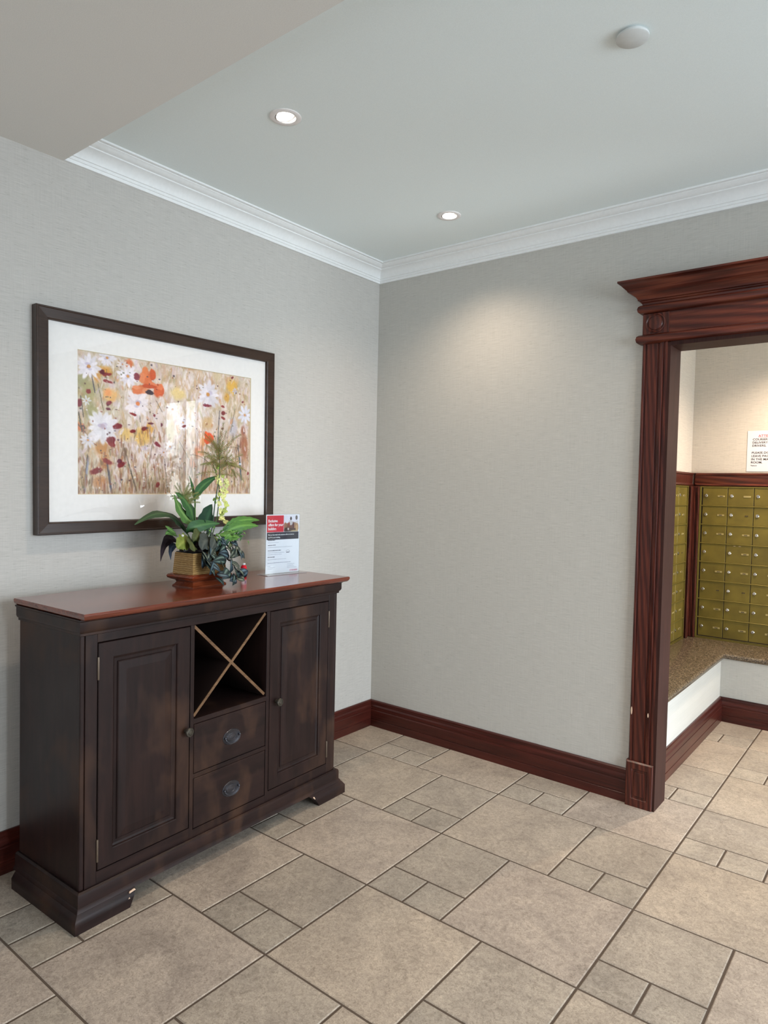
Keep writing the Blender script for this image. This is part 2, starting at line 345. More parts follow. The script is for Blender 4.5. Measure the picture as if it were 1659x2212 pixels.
# baseboards
BP = [(0, 0), (.019, 0), (.019, .038), (.0165, .040), (.0165, .043), (.019, .045), (.019, .092), (.0165, .096), (.0165, .100), (.0185, .103), (.017, .116), (.012, .124), (.0115, .130), (.013, .134), (.012, .143), (.007, .148), (0, .148)]
def bb(name, a, b, mat, label): o = MB().prism(BP, a, b).go(name, mat); S(autosmooth(o, 25), label, 'baseboard')
bb('baseboard_left', lambda d, z: (d, RY, z), lambda d, z: (d, -d, z), 'base_y', 'dark red-brown baseboard running behind the sideboard')
bb('baseboard_back', lambda d, z: (d, -d, z), lambda d, z: (1.497, -d, z), 'base_x', 'dark red-brown baseboard between the corner and the alcove plinth')
bb('baseboard_alcove_left', lambda d, z: (1.545+d, .121, z), lambda d, z: (1.545+d, 1.488-d, z), 'base_y', 'baseboard on the left side inside the mail alcove')
bb('baseboard_alcove_back', lambda d, z: (1.545+d, 1.488-d, z), lambda d, z: (3.6, 1.488-d, z), 'base_x', 'baseboard on the far side inside the mail alcove')

# ------------------------------------------------------------------ floor tiles
fl = MB().box(0, RX, RY, .0, -.05, -.0022).box(1.2, 3.6, 0, 1.9, -.05, -.0022).go('floor', 'grout'); S(fl, 'beige stone-look tile floor with dark grout', 'floor')
U = .1524; TX0, TY0 = 1.0191, -.31756; SH = U*3*1.0185; SMH = U*1.0143
G = .0034
tint_cache = {}
def tile_mesh(w, h):
    key = (round(w, 4), round(h, 4))
    if key in tint_cache: return tint_cache[key]
    b = .0028; zt, zb = 0, -.010
    v = [(0,0,zb),(w,0,zb),(w,h,zb),(0,h,zb),(0,0,zt-b*.7),(w,0,zt-b*.7),(w,h,zt-b*.7),(0,h,zt-b*.7),(b,b,zt),(w-b,b,zt),(w-b,h-b,zt),(b,h-b,zt)]
    f = [(0,3,2,1)] + [(i, (i+1)%4, 4+(i+1)%4, 4+i) for i in range(4)] + [(4+i, 4+(i+1)%4, 8+(i+1)%4, 8+i) for i in range(4)] + [(8,9,10,11)]
    me = bpy.data.meshes.new('tile'); me.from_pydata(v, [], f); me.materials.append(MAT['tile']); me.update(); tint_cache[key] = me; return me
rest = MB(); ntile = 0
def put_tile(x0, x1, y0, y1, kind):
    global ntile
    x0 += G; x1 -= G; y0 += G; y1 -= G
    reg = [(0, RX, RY, .06), (1.235, 3.6, .0, 1.49)]
    best = None
    for a, b_, c_, d_ in reg:
        X0, X1, Y0, Y1 = max(x0, a), min(x1, b_), max(y0, c_), min(y1, d_)
        if X1-X0 > .02 and Y1-Y0 > .02 and (best is None or (X1-X0)*(Y1-Y0) > best[0]): best = ((X1-X0)*(Y1-Y0), X0, X1, Y0, Y1)
    if best is None: return
    if y0 < .06 < y1 and x1 > 1.235: X0, X1, Y0, Y1 = x0, min(x1, 3.6), y0, y1
    else: _, X0, X1, Y0, Y1 = best
    near = X0 < 2.9 and Y0 > -3.0
    v = random.uniform(-1, 1); wv = random.uniform(-1, 1)
    if kind == 'big': c = (.93+.025*v, .905+.02*v, .885+.02*v-.02*wv)
    elif kind == 'med': c = (.84+.03*v, .835+.03*v, .82+.03*v)
    else: c = (.78+.045*v, .785+.045*v, .775+.045*v)
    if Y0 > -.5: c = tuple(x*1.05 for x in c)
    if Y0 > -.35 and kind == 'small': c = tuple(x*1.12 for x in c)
    if near:
        o = bpy.data.objects.new('tile', tile_mesh(X1-X0, Y1-Y0)); COL.objects.link(o); o.parent = fl; o.location = (X0, Y0, random.uniform(-.0003, .0003)); o.color = (*c, 1); ntile += 1
    else: rest.box(X0, X1, Y0, Y1, -.01, 0)
for k in range(-6, 13):
    yt = TY0 - k*SH; yb = yt - SH; ym = yb + SMH
    for cidx in range(-2, 6):
        ux = TX0 + cidx*5*U
        a, bigx = (ux+3*U, (ux, ux+3*U)) if k % 2 == 0 else (ux, (ux+2*U, ux+5*U))
        put_tile(bigx[0], bigx[1], yb, yt, 'big')
        put_tile(a, a+2*U, ym, yt, 'med'); put_tile(a, a+U, yb, ym, 'small'); put_tile(a+U, a+2*U, yb, ym, 'small')
tag(rest.go('tile_field', 'tile', fl), kind='stuff')

# ------------------------------------------------------------------ opening casing, header
dr = empty('door_1', (OPX0, 0, 0), label='red-brown wooden casing and header around the mail alcove opening', cat='doorway', kind='structure')
def DP(x, y, z): return (x-OPX0, y, z)
def casing_leg(x0, sgn):
    # profile across the face, sgn=+1 for the left leg (outer edge at x0), -1 mirrored
    pr = [(0, 0), (0, -.018), (.004, -.024), (.010, -.024), (.013, -.019), (.016, -.019), (.019, -.022), (.064, -.022), (.068, -.018), (.071, -.018), (.075, -.026), (.083, -.030), (.088, -.030), (.092, -.024), (.095, -.024), (.098, -.030), (.108, -.030), (.108, 0)]
    a = lambda z: (lambda d, y: DP(x0+sgn*d, y-.0005, z))
    o = MB().prism(pr, a(.198), a(2.024)).go('casing_leg', 'mahogany_z', dr); autosmooth(o, 30)
    # plinth: moulded block with sunk panel
    X = lambda d: x0+sgn*d
    b = MB()
    def fr(d0, d1, z0, z1, y): return [DP(X(d0), y, z0), DP(X(d1), y, z0), DP(X(d1), y, z1), DP(X(d0), y, z1)]
    b.rings([fr(-.006, .111, 0, .2, -.0005), fr(-.006, .111, 0, .2, -.031), fr(-.002, .107, .0, .194, -.036), fr(.018, .088, .034, .168, -.036), fr(.022, .084, .038, .164, -.030), fr(.030, .076, .046, .156, -.030), fr(.033, .073, .049, .153, -.034)])
    b.go('plinth_block', 'mahogany_z', dr)
    if sgn > 0:
        for (dx, z, h, w_) in ((.008, .42, .018, .0035), (.081, .415, .010, .003)):
            m = MB().rings([[DP(X(dx+w_*math.cos(a_)), -.0248-.006*(dx > .05), z+h*math.sin(a_)) for a_ in [2*math.pi*i/10 for i in range(10)]], [DP(X(dx+w_*.8*math.cos(a_)), -.0256-.006*(dx > .05), z+h*.9*math.sin(a_)) for a_ in [2*math.pi*i/10 for i in range(10)]]]).go('wood_chip', 'chip', dr)
casing_leg(1.499, 1); casing_leg(2.826, -1)
LX0, LX1 = 1.499, 2.826
MB().box(OPX0-1.605, OPX0-1.605+.014, -.03, .121, 0, OPZ).go('jamb', 'jamb', dr)
MB().box(OPX1-1.605-.014, OPX1-1.605, -.03, .121, 0, OPZ).go('jamb', 'jamb', dr)
MB().box(.014, OPX1-1.605-.014, -.03, .121, OPZ-.014, OPZ+.004).go('head_jamb', 'jamb', dr)
# half-round beads that return round the left and right ends
def band(name, prof, x0, x1, mat='mahogany_x'):
    # prof (p,z): p projection from wall face, also end overhang
    rs = []
    for p, z in prof: rs.append([DP(x0-p, -.0005, z), DP(x0-p, -p-.024, z), DP(x1+p, -p-.024, z), DP(x1+p, -.0005, z)])
    o = MB().rings(rs).go(name, mat, dr); return autosmooth(o, 35)
band('lower_bead', [(.004, 2.022), (.014, 2.024), (.021, 2.030), (.024, 2.042), (.021, 2.054), (.014, 2.060), (.004, 2.062)], LX0, LX1)
band('frieze_board', [(-.001, 2.062), (-.001, 2.152)], LX0, LX1)
for xs in (LX0+.054, LX1-.054):
    b = MB().box(xs-.055-OPX0, xs+.055-OPX0, -.0285, -.0006, 2.0625, 2.1515).go('corner_block', 'mahogany_z', dr, bevel=.002)
    prof = [(.041, -.028), (.041, -.033), (.037, -.035), (.034, -.0315), (.031, -.0315), (.028, -.035), (.012, -.0375), (.001, -.038)]
    r = MB().lathe(prof, (xs-OPX0, 0, 2.108), 'Y', 32, cap0=True).go('rosette', 'mahogany_z', b); autosmooth(r, 40)
band('upper_bead', [(.002, 2.152), (.012, 2.154), (.019, 2.160), (.022, 2.171), (.019, 2.182), (.012, 2.188), (.002, 2.190)], LX0, LX1)
band('cornice', [(.004, 2.190), (.006, 2.198), (.012, 2.202), (.012, 2.206), (.020, 2.209), (.022, 2.216), (.029, 2.226), (.042, 2.236), (.054, 2.243), (.056, 2.248), (.070, 2.262), (.082, 2.276), (.088, 2.278), (.088, 2.286), (.0, 2.286)], LX0, LX1)

# ------------------------------------------------------------------ alcove: granite ledge, mailbox banks
def granite():
    x0, x1, y1 = 1.235, 1.568, 1.868; yb = 1.462
    def ring(o_, z): return [(x0, .122, z), (x1-o_, .122, z), (x1-o_, yb-(-o_), z), (3.595, yb+o_, z), (3.595, y1, z), (x0, y1, z)]
    rs = [ring(.010, .3845), ring(.002, .388), ring(0, .396), ring(0, .404), ring(.003, .413), ring(.010, .418)]
    o = MB().rings(rs).go('granite_ledge', 'granite'); return autosmooth(o, 50)
tag(granite(), 'L-shaped speckled brown granite ledge below the mailboxes', 'ledge')

PW, PH, Z0 = .1535, .1245, .424
def door_proto():
    d = MB(); d.box(.002, PW-.002, -.010, 0, .004, PH-.010).go
    return d
def mail_bank(name, root_loc, rz, cols, rows, label, blank):
    # local: x to the right along the face, y into the wall, face plane y=0, z up from the ledge
    e = empty(name, root_loc, rz, label=label, cat='mailboxes')
    Wd = cols*PW + blank
    # shell: thin brass surround with backing
    MB().box(-.006, Wd+.006, .0035, .006, .006, rows*PH+.014).go('dark_backing', 'ink', e); b = MB().box(-.016, Wd+.016, .006, .018, 0, rows*PH+.018)
    b.box(-.016, -.006, -.008, .004, 0, rows*PH+.018).box(Wd+.006, Wd+.016, -.008, .004, 0, rows*PH+.018)
    b.box(-.006, Wd+.006, -.008, .004, 0, .006).box(-.006, Wd+.006, -.006, .004, .0085, .0125).box(-.006, Wd+.006, -.008, .004, rows*PH+.012, rows*PH+.018)
    b.go('brass_surround', 'brass_rail', e)
    me_d = me_l = me_p = me_s = me_k = None
    for r in range(1, rows):
        MB().rings([[(-.006, .004, r*PH+.011), (-.006, -.006, r*PH+.0115), (-.006, -.009, r*PH+.0145), (-.006, -.006, r*PH+.0175), (-.006, .004, r*PH+.018)],
                    [(Wd+.006, .004, r*PH+.011), (Wd+.006, -.006, r*PH+.0115), (Wd+.006, -.009, r*PH+.0145), (Wd+.006, -.006, r*PH+.0175), (Wd+.006, .004, r*PH+.018)]]).go('rail', 'brass_rail', e)
    first = None
    for r in range(rows):
        for k in range(cols):
            x, z = k*PW, r*PH+.0135
            if first is None:
                d = MB().box(.0018, PW-.0018, -.004, .003, .0045, PH-.0015).go('mailbox_door', 'brass', e, bevel=.0012, seg=1)
                l = MB().lathe([(.0105, -.004), (.0105, -.008), (.0085, -.0095), (.0060, -.0095), (.0055, -.0085), (.0045, -.0085), (.004, -.0105), (.0005, -.0105)], (.023, 0, .068), 'Y', 20).go('lock', 'chrome', d, smooth=False)
                autosmooth(l, 40)
                k1 = MB().box(.0222, .0238, -.0111, -.0104, .0650, .0710).go('keyhole', 'ink', d)
                p_ = MB().box(.093, .136, -.0062, -.0038, .060, .071).go('number_plate', 'plate', d, bevel=.0006, seg=1)
                s_ = MB().box(.106, .111, -.0066, -.006, .0625, .0685).box(.1125, .1165, -.0066, -.006, .0625, .0685).box(.118, .123, -.0066, -.006, .0625, .0685).go('number_smudge', 'ink', d)
                first = (d, [l, k1, p_, s_]); d.location = (x, 0, z); continue
            d = first[0].copy(); COL.objects.link(d); d.location = (x, 0, z); d.parent = e
            for ch in first[1]:
                if ch.name.startswith('number') and random.random() < .12: continue
                c_ = ch.copy(); COL.objects.link(c_); c_.parent = d
    if blank: MB().box(cols*PW+.001, Wd-.001, -.003, .003, .018, rows*PH+.012).go('filler_strip', 'brass', e, bevel=.001, seg=1)
    return e
bank = mail_bank('mailbox_bank', (1.318, 1.850, .4195), 0, 8, 8, 'large olive-brass bank of locked mailboxes on the far wall of the alcove', 0)
# left bank: face plane x=1.25 looking to +x ; local x runs along +y
lb = mail_bank('mailbox_bank', (1.25, 1.064, .4195), math.radians(90), 4, 8, 'narrow-looking olive-brass bank of mailboxes on the left wall of the alcove', .040)
# scratches: bare strip on one door of the big bank
for a_ in (.195, .226): MB().rings([[(a_, y_, 5*PH+.0045), (a_+.010, y_, 5*PH+.0035), (a_+.020, y_, 5*PH+.0050), (a_+.010, y_, 5*PH+.0072)] for y_ in (-.0040, -.0046)]).go('scratch', 'chip', bank)
wd = empty('trim_3', (1.25, 1.85, .42), label='red-brown wooden moulding framing both mailbox banks', cat='moulding', kind='structure')
def TP(x, y, z): return (x-1.25, y-1.85, z-.42)
def wbox(name, x0, x1, y0, y1, z0, z1, mat, bv=.002):
    a, b = TP(x0, y0, z0), TP(x1, y1, z1); return MB().box(a[0], b[0], a[1], b[1], a[2], b[2]).go(name, mat, wd, bevel=bv)
ZT = .4195 + 8*PH + .019
prail = [(.000, 0), (-.012, 0), (-.018, .004), (-.020, .010), (-.016, .016), (-.011, .018), (-.011, .024), (-.014, .030), (-.014, .072), (-.020, .077), (-.020, .088), (0, .088)]
o = MB().prism(prail, lambda d, z: TP(1.252-d, 1.868+d-.002, ZT+z), lambda d, z: TP(3.595, 1.868+d-.002, ZT+z)).go('top_rail', 'mahogany_x', wd); autosmooth(o, 35)
o = MB().prism(prail, lambda d, z: TP(1.237-d, .122, ZT+z), lambda d, z: TP(1.237-d, 1.868+d-.002, ZT+z)).go('top_rail', 'mahogany_z', wd); autosmooth(o, 35)
wbox('corner_post', 1.237, 1.262, 1.772, 1.866, .4187, ZT, 'mahogany_z', .004); wbox('corner_post', 1.262, 1.2995, 1.836, 1.866, .4187, ZT, 'mahogany_z', .004)
wbox('bead', 1.262, 1.270, 1.756, 1.790, .4187, ZT, 'mahogany_z', .003); wbox('bead', 1.288, 1.3005, 1.828, 1.836, .4187, ZT, 'mahogany_z', .003)

# ------------------------------------------------------------------ text helper
def text(name, body, size, mat, parent, mw, off=0, align='LEFT', width=None, bold=0.0, xs=1.0):
    cu = bpy.data.curves.new(name, 'FONT'); cu.body = body; cu.size = size; cu.align_x = align; cu.offset = bold; cu.extrude = .00005; cu.resolution_u = 3
    tmp = bpy.data.objects.new('tmp', cu); COL.objects.link(tmp)
    dg = bpy.context.evaluated_depsgraph_get(); me = bpy.data.meshes.new_from_object(tmp.evaluated_get(dg)); bpy.data.objects.remove(tmp)
    if xs != 1.0: me.transform(Matrix.Diagonal((xs, 1, 1, 1)))
    me.materials.clear(); me.materials.append(MAT[mat]); o = bpy.data.objects.new(name, me); COL.objects.link(o)
    o.parent = parent; o.matrix_local = mw; return o
def text_at(x, y, z, rx=90, rz=0):
    return Matrix.Translation((x, y, z)) @ Matrix.Rotation(math.radians(rz), 4, 'Z') @ Matrix.Rotation(math.radians(rx), 4, 'X')

# notice sheet on the alcove wall
ns = MB().box(0, .2159, -.0008, 0, 0, .245)
sh = empty('notice_sheet', (1.570, 1.8685, 1.533), label='white courier notice sheet taped to the alcove wall above the mailboxes', cat='notice')
ns = MB().box(0, .240, -.0010, 0, 0, .262).go('paper', 'notice_paper', sh)
def nt(b, x, z, s, m='ink', xs=1.0): return text('lettering', b, s, m, sh, text_at(x, -.0016, z), bold=.00022, xs=xs)
nt('ATTENTION', .062, .222, .0205, 'ink_red', 1.12); MB().box(.062, .205, -.0014, -.0011, .2185, .2195).go('underline', 'ink_red', sh)
for i, (tx, zz) in enumerate([('COURIER &', .200), ('DELIVERY', .180), ('DRIVERS,', .160), ('PLEASE DO NOT', .115), ('LEAVE PACKAGES', .094), ('IN THE MAIL', .073), ('ROOM.', .053)]): nt(tx, .030 - .001*i, zz, .0185, 'ink', 1.1)
nt('Thank you', .024, .036, .0085)

# ------------------------------------------------------------------ ceiling fittings
def downlight(x, y, z, label, power=14, spot=1.9, tilt=(0, 0)):
    e = empty('recessed_light', (x, y, z), label=label, cat='ceiling light')
    r = MB().lathe([(HR-.001, .002), (HR-.001, -.003), (.040, -.0042), (.052, -.0035), (.0535, -.0022), (.0535, .0002)], n=40, cap0=False, cap1=False).go('trim_ring', 'satin', e); autosmooth(r, 40)
    c_ = MB().lathe([(HR-.0005, .0), (HR-.0005, .05), (.001, .05)], n=24, cap0=False).go('housing', 'satin', e)
    g = MB().lathe([(.0345, -.002), (.0345, .018), (.030, .018), (.0305, .004), (.0325, -.002)], n=32, cap0=False, cap1=False).go('gimbal_collar', 'satin', e); g.rotation_euler = (math.radians(tilt[0]), math.radians(tilt[1]), 0); g.location = (0, 0, .006)
    l = MB().lathe([(.030, .004), (.024, -.001), (.012, -.004), (.001, -.005)], n=28, cap0=True, cap1=True).go('lamp', 'lamp', e, smooth=True); l.rotation_euler = g.rotation_euler; l.location = (0, 0, .008)
    ld = bpy.data.lights.new('downlight_beam', 'SPOT'); ld.energy = power; ld.color = (1, .80, .62); ld.spot_size = spot; ld.spot_blend = 1.0; ld.shadow_soft_size = .03
    lo = bpy.data.objects.new('downlight_beam', ld); COL.objects.link(lo); lo.parent = e; lo.location = (0, 0, -.012); lo.rotation_euler = (0, 0, 0)
    return e
downlight(*LIGHTS[0], CEIL, 'lit recessed ceiling light with nickel ring, the one nearer the soffit', 29, 2.0, (8, -14))
downlight(*LIGHTS[1], CEIL, 'lit recessed ceiling light with nickel ring, the one nearer the corner', 22, 2.3, (8, -14))
downlight(*LIGHTS[2], CEIL, 'recessed light above the alcove header just outside the frame', 20, 2.2)
downlight(*LIGHTS[3], CEIL, 'recessed light near the round cover plate just outside the frame', 22, 1.9)
downlight(*ALC[0], 2.5, 'recessed light inside the mail alcove hidden by the header', 118, 2.3)
cv = empty('ceiling_cover_plate', (1.817, -1.165, CEIL), label='round white blank cover plate on the ceiling', cat='cover plate')
autosmooth(MB().lathe([(.036, 0), (.036, -.004), (.043, -.006), (.043, -.011), (.041, -.0125), (.001, -.0128)], n=48).go('disc', 'cover_white', cv), 40)

# ------------------------------------------------------------------ sideboard (local: x out from wall, y along, z up)
SBY = .0334; sb = empty('sideboard', (.0837, -1.4133, 0), SBY, label='dark espresso wooden sideboard with two doors, wine rack and two drawers', cat='sideboard')
D = .384
def sring(s, d, z, b=0.0): return [(b, -s, z), (d, -s, z), (d, s, z), (b, s, z)]
o = MB().rings([sring(.606, .418, .9585), sring(.613, .428, .9595), sring(.619, .434, .965), sring(.6215, .4373, .972), sring(.6215, .4373, .9775), sring(.619, .435, .981)]).go('tabletop', 'side_top', sb); autosmooth(o, 40)
o = MB().rings([sring(.602, D+.002, .904), sring(.606, .390, .906), sring(.606, .390, .913), sring(.611, .395, .918), sring(.613, .398, .924), sring(.613, .398, .950), sring(.617, .404, .954), sring(.617, .404, .9585)]).go('frieze', 'esp_y', sb); autosmooth(o, 30)
# base with bracket feet
def base_prof(): return [(.602, .386, .108), (.607, .391, .110), (.614, .398, .106), (.6155, .400, .098), (.6155, .400, .066), (.619, .404, .062), (.622, .408, .054), (.632, .417, .046), (.636, .421, .036), (.636, .421, 0.001)]
bp = base_prof()
autosmooth(MB().rings([sring(s_, d_, z_) for s_, d_, z_ in [q for q in reversed(bp) if q[2] >= .05]]).go('base_moulding', 'esp_y', sb), 30)
def foot(sgn):
    # bracket foot: block with an angled / curved inner end, following the base profile
    b = MB(); rs = []
    zs = [0.0, .012, .024, .036, .044, .050, .0545]
    for z_ in zs:
        dd = .421 if z_ <= .037 else .421-(z_-.037)*.7; ss = .636 if z_ <= .037 else .636-(z_-.037)*.75
        inner = .449 - .022*(z_/.05) if sgn < 0 else .463 - .046*(z_/.05)**1.6
        rs.append([(0.02, sgn*ss, z_), (dd, sgn*ss, z_), (dd, sgn*inner, z_), (dd-.03, sgn*inner, z_), (dd-.03, sgn*(ss-.03), z_), (.02, sgn*(ss-.03), z_)])
    return autosmooth(b.rings(rs).go('bracket_foot', 'esp_y', sb), 35)
foot(-1); foot(1)
MB().rings([[(.4155, -.4275, .0495), (.417, -.452, .0475), (.4165, -.450, .0520), (.4155, -.432, .0545)], [(.4195, -.4275, .0495), (.4215, -.452, .0475), (.4195, -.450, .0515), (.4175, -.432, .0545)]]).go('chipped_edge', 'chip', sb)
MB().rings([[(.4210, -.449, .030), (.4212, -.456, .031), (.4212, -.452, .036)], [(.4216, -.449, .030), (.4216, -.456, .031), (.4216, -.452, .036)]]).go('chipped_edge', 'chip', sb)
MB().rings([[(.4190, .4270, .046), (.4215, .4370, .037), (.4150, .4320, .0485)], [(.4222, .4300, .044), (.4225, .4370, .0405), (.4182, .436, .0475)]]).go('chipped_edge', 'chip', sb)
# case
MB().box(.0, D-.006, -.600, -.586, .106, .905).go('side_panel', 'esp_z', sb); MB().box(.0, D-.006, .586, .600, .106, .905).go('side_panel', 'esp_z', sb)
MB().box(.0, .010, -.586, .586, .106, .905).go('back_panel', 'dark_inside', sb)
for sg in (-1, 1):
    lo_, hi_ = sorted((sg*.602, sg*.587)); MB().box(D-.016, D-.002, lo_, hi_, .108, .905).go('corner_bead', 'esp_z', sb, bevel=.003)
    lo_, hi_ = sorted((sg*.586, sg*.546)); MB().box(D-.016, D, lo_, hi_, .108, .905).go('stile', 'esp_z', sb, bevel=.0015)
    lo_, hi_ = sorted((sg*.192, sg*.176)); MB().box(D-.37, D, lo_, hi_, .108, .877).go('divider', 'esp_z', sb, bevel=.001)
MB().box(D-.016, D, -.546, .546, .877, .905).go('top_rail', 'esp_y', sb, bevel=.0012)
MB().box(D-.016, D-.0005, -.546, -.192, .108, .148).box(D-.016, D-.0005, .192, .546, .108, .148).box(D-.016, D-.0005, -.176, .176, .108, .137).go('bottom_rail', 'esp_y', sb)
MB().box(.012, D, -.176, .176, .520, .538).go('shelf_rail', 'esp_y', sb, bevel=.001)
MB().box(D-.02, D-.001, -.176, .176, .322, .338).go('drawer_rail', 'esp_y', sb, bevel=.001)
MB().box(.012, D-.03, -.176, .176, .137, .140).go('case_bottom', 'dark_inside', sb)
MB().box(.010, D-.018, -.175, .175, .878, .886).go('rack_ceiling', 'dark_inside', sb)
# door leaf: mitred frame, moulded recess, raised field
def door_leaf(s0, s1, z0, z1, knob_s, hinge_s):
    def rg(i, x): return [(x, s0+i, z0+i), (x, s1-i, z0+i), (x, s1-i, z1-i), (x, s0+i, z1-i)]
    prof = [(0, D-.018), (0, D-.001), (.0015, D+.001), (.050, D+.001), (.053, D-.001), (.0545, D-.007), (.060, D-.010), (.070, D-.0105), (.0715, D-.0075), (.0745, D-.0055), (.100, D-.0035), (.16, D-.0035)]
    # keep the field inside narrow doors
    o = MB().rings([rg(i, x) for i, x in prof[:-1]]).go('door', 'esp_z', sb)
    # mitre grooves
    for (ya, za, sy, sz) in ((s0, z0, 1, 1), (s1, z0, -1, 1), (s1, z1, -1, -1), (s0, z1, 1, -1)):
        MB().add([(D+.0012, ya+sy*.002, za+sz*.002), (D+.0012, ya+sy*.0027, za+sz*.002), (D+.0012, ya+sy*.0507, za+sz*.050), (D+.0012, ya+sy*.050, za+sz*.050)], [(0, 1, 2, 3)]).go('mitre_joint', 'dark_inside', o)
    k = MB().lathe([(.0075, 0), (.0070, .010), (.0060, .013), (.0075, .015), (.0145, .018), (.0165, .022), (.0165, .0245), (.0145, .0275), (.0120, .0275), (.0112, .0260), (.0080, .0265), (.0070, .0288), (.0040, .0292), (.0005, .0292)], (D+.001, knob_s, .506), 'X', 28).go('knob', 'pewter', o); autosmooth(k, 40)
    for hz in (.215, .795):
        h_ = MB().lathe([(.0032, -.036), (.0035, -.035), (.0035, .035), (.0032, .036)], (D+.0022, hinge_s, hz), 'Z', 12).go('hinge', 'hinge', o); autosmooth(h_, 40)
    return o
door_leaf(-.543, -.195, .151, .874, -.212, -.5445); door_leaf(.195, .543, .151, .874, .230, .5445)
def drawer(z0, z1):
    d = MB().rings([[(x, -.1735+i, z0+i), (x, .1735-i, z0+i), (x, .1735-i, z1-i), (x, -.1735+i, z1-i)] for i, x in ((0, .05), (0, D-.002), (.0015, D))]).go('drawer', 'esp_y', sb)
    zc = (z0+z1)/2 - .003
    h = MB().lathe([(.042, 0), (.042, .0012), (.040, .0030), (.0375, .0022), (.034, .0020), (.030, .0008), (.024, .0005), (.0225, .0028), (.019, .0032), (.0175, .0020), (.011, .0022), (.010, .0034), (.0005, .0042)], (D, 0, zc), 'X', 40, 1, .70).go('handle_plate', 'dark_metal', d)
    autosmooth(h, 40)
    pts = []
    for i in range(17):
        a = math.pi*(1+i/16); pts.append((D+.007+.007*math.sin(math.pi*i/16), .0345*math.cos(a), zc+.002+.0225*math.sin(a)))
    MB().tube(pts, .0021, 8).go('bail', 'dark_metal', h, smooth=True)
    for sg in (-1, 1): MB().lathe([(.0042, .0), (.0042, .008), (.003, .0095), (.0005, .0098)], (D+.001, sg*.0345, zc+.002), 'X', 14).go('post', 'dark_metal', h, smooth=True)
drawer(.1395, .3205); drawer(.3405, .5175)
# wine rack: crossed planks
z0_, z1_ = .5385, .8765
def plank(a, b, t, x0, x1, name, mat):
    (ya, za), (yb, zb) = a, b; L_ = math.hypot(yb-ya, zb-za); nx, nz = -(zb-za)/L_*t/2, (yb-ya)/L_*t/2
    q = [(ya+nx, za+nz), (yb+nx, zb+nz), (yb-nx, zb-nz), (ya-nx, za-nz)]
    return MB().rings([[(x0, y, z) for y, z in q], [(x1, y, z) for y, z in q]]).go(name, mat, sb)
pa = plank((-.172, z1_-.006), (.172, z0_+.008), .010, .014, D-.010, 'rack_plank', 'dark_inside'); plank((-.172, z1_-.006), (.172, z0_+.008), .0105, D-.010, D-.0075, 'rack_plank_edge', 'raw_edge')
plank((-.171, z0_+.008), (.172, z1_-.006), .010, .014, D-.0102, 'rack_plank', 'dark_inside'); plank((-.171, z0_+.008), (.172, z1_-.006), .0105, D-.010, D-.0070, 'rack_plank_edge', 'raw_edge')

SBM = Matrix.Translation((.0837, -1.4133, 0)) @ Matrix.Rotation(SBY, 4, 'Z')
def on_sb(d, s, z=.981): return SBM @ Vector((d, s, z))

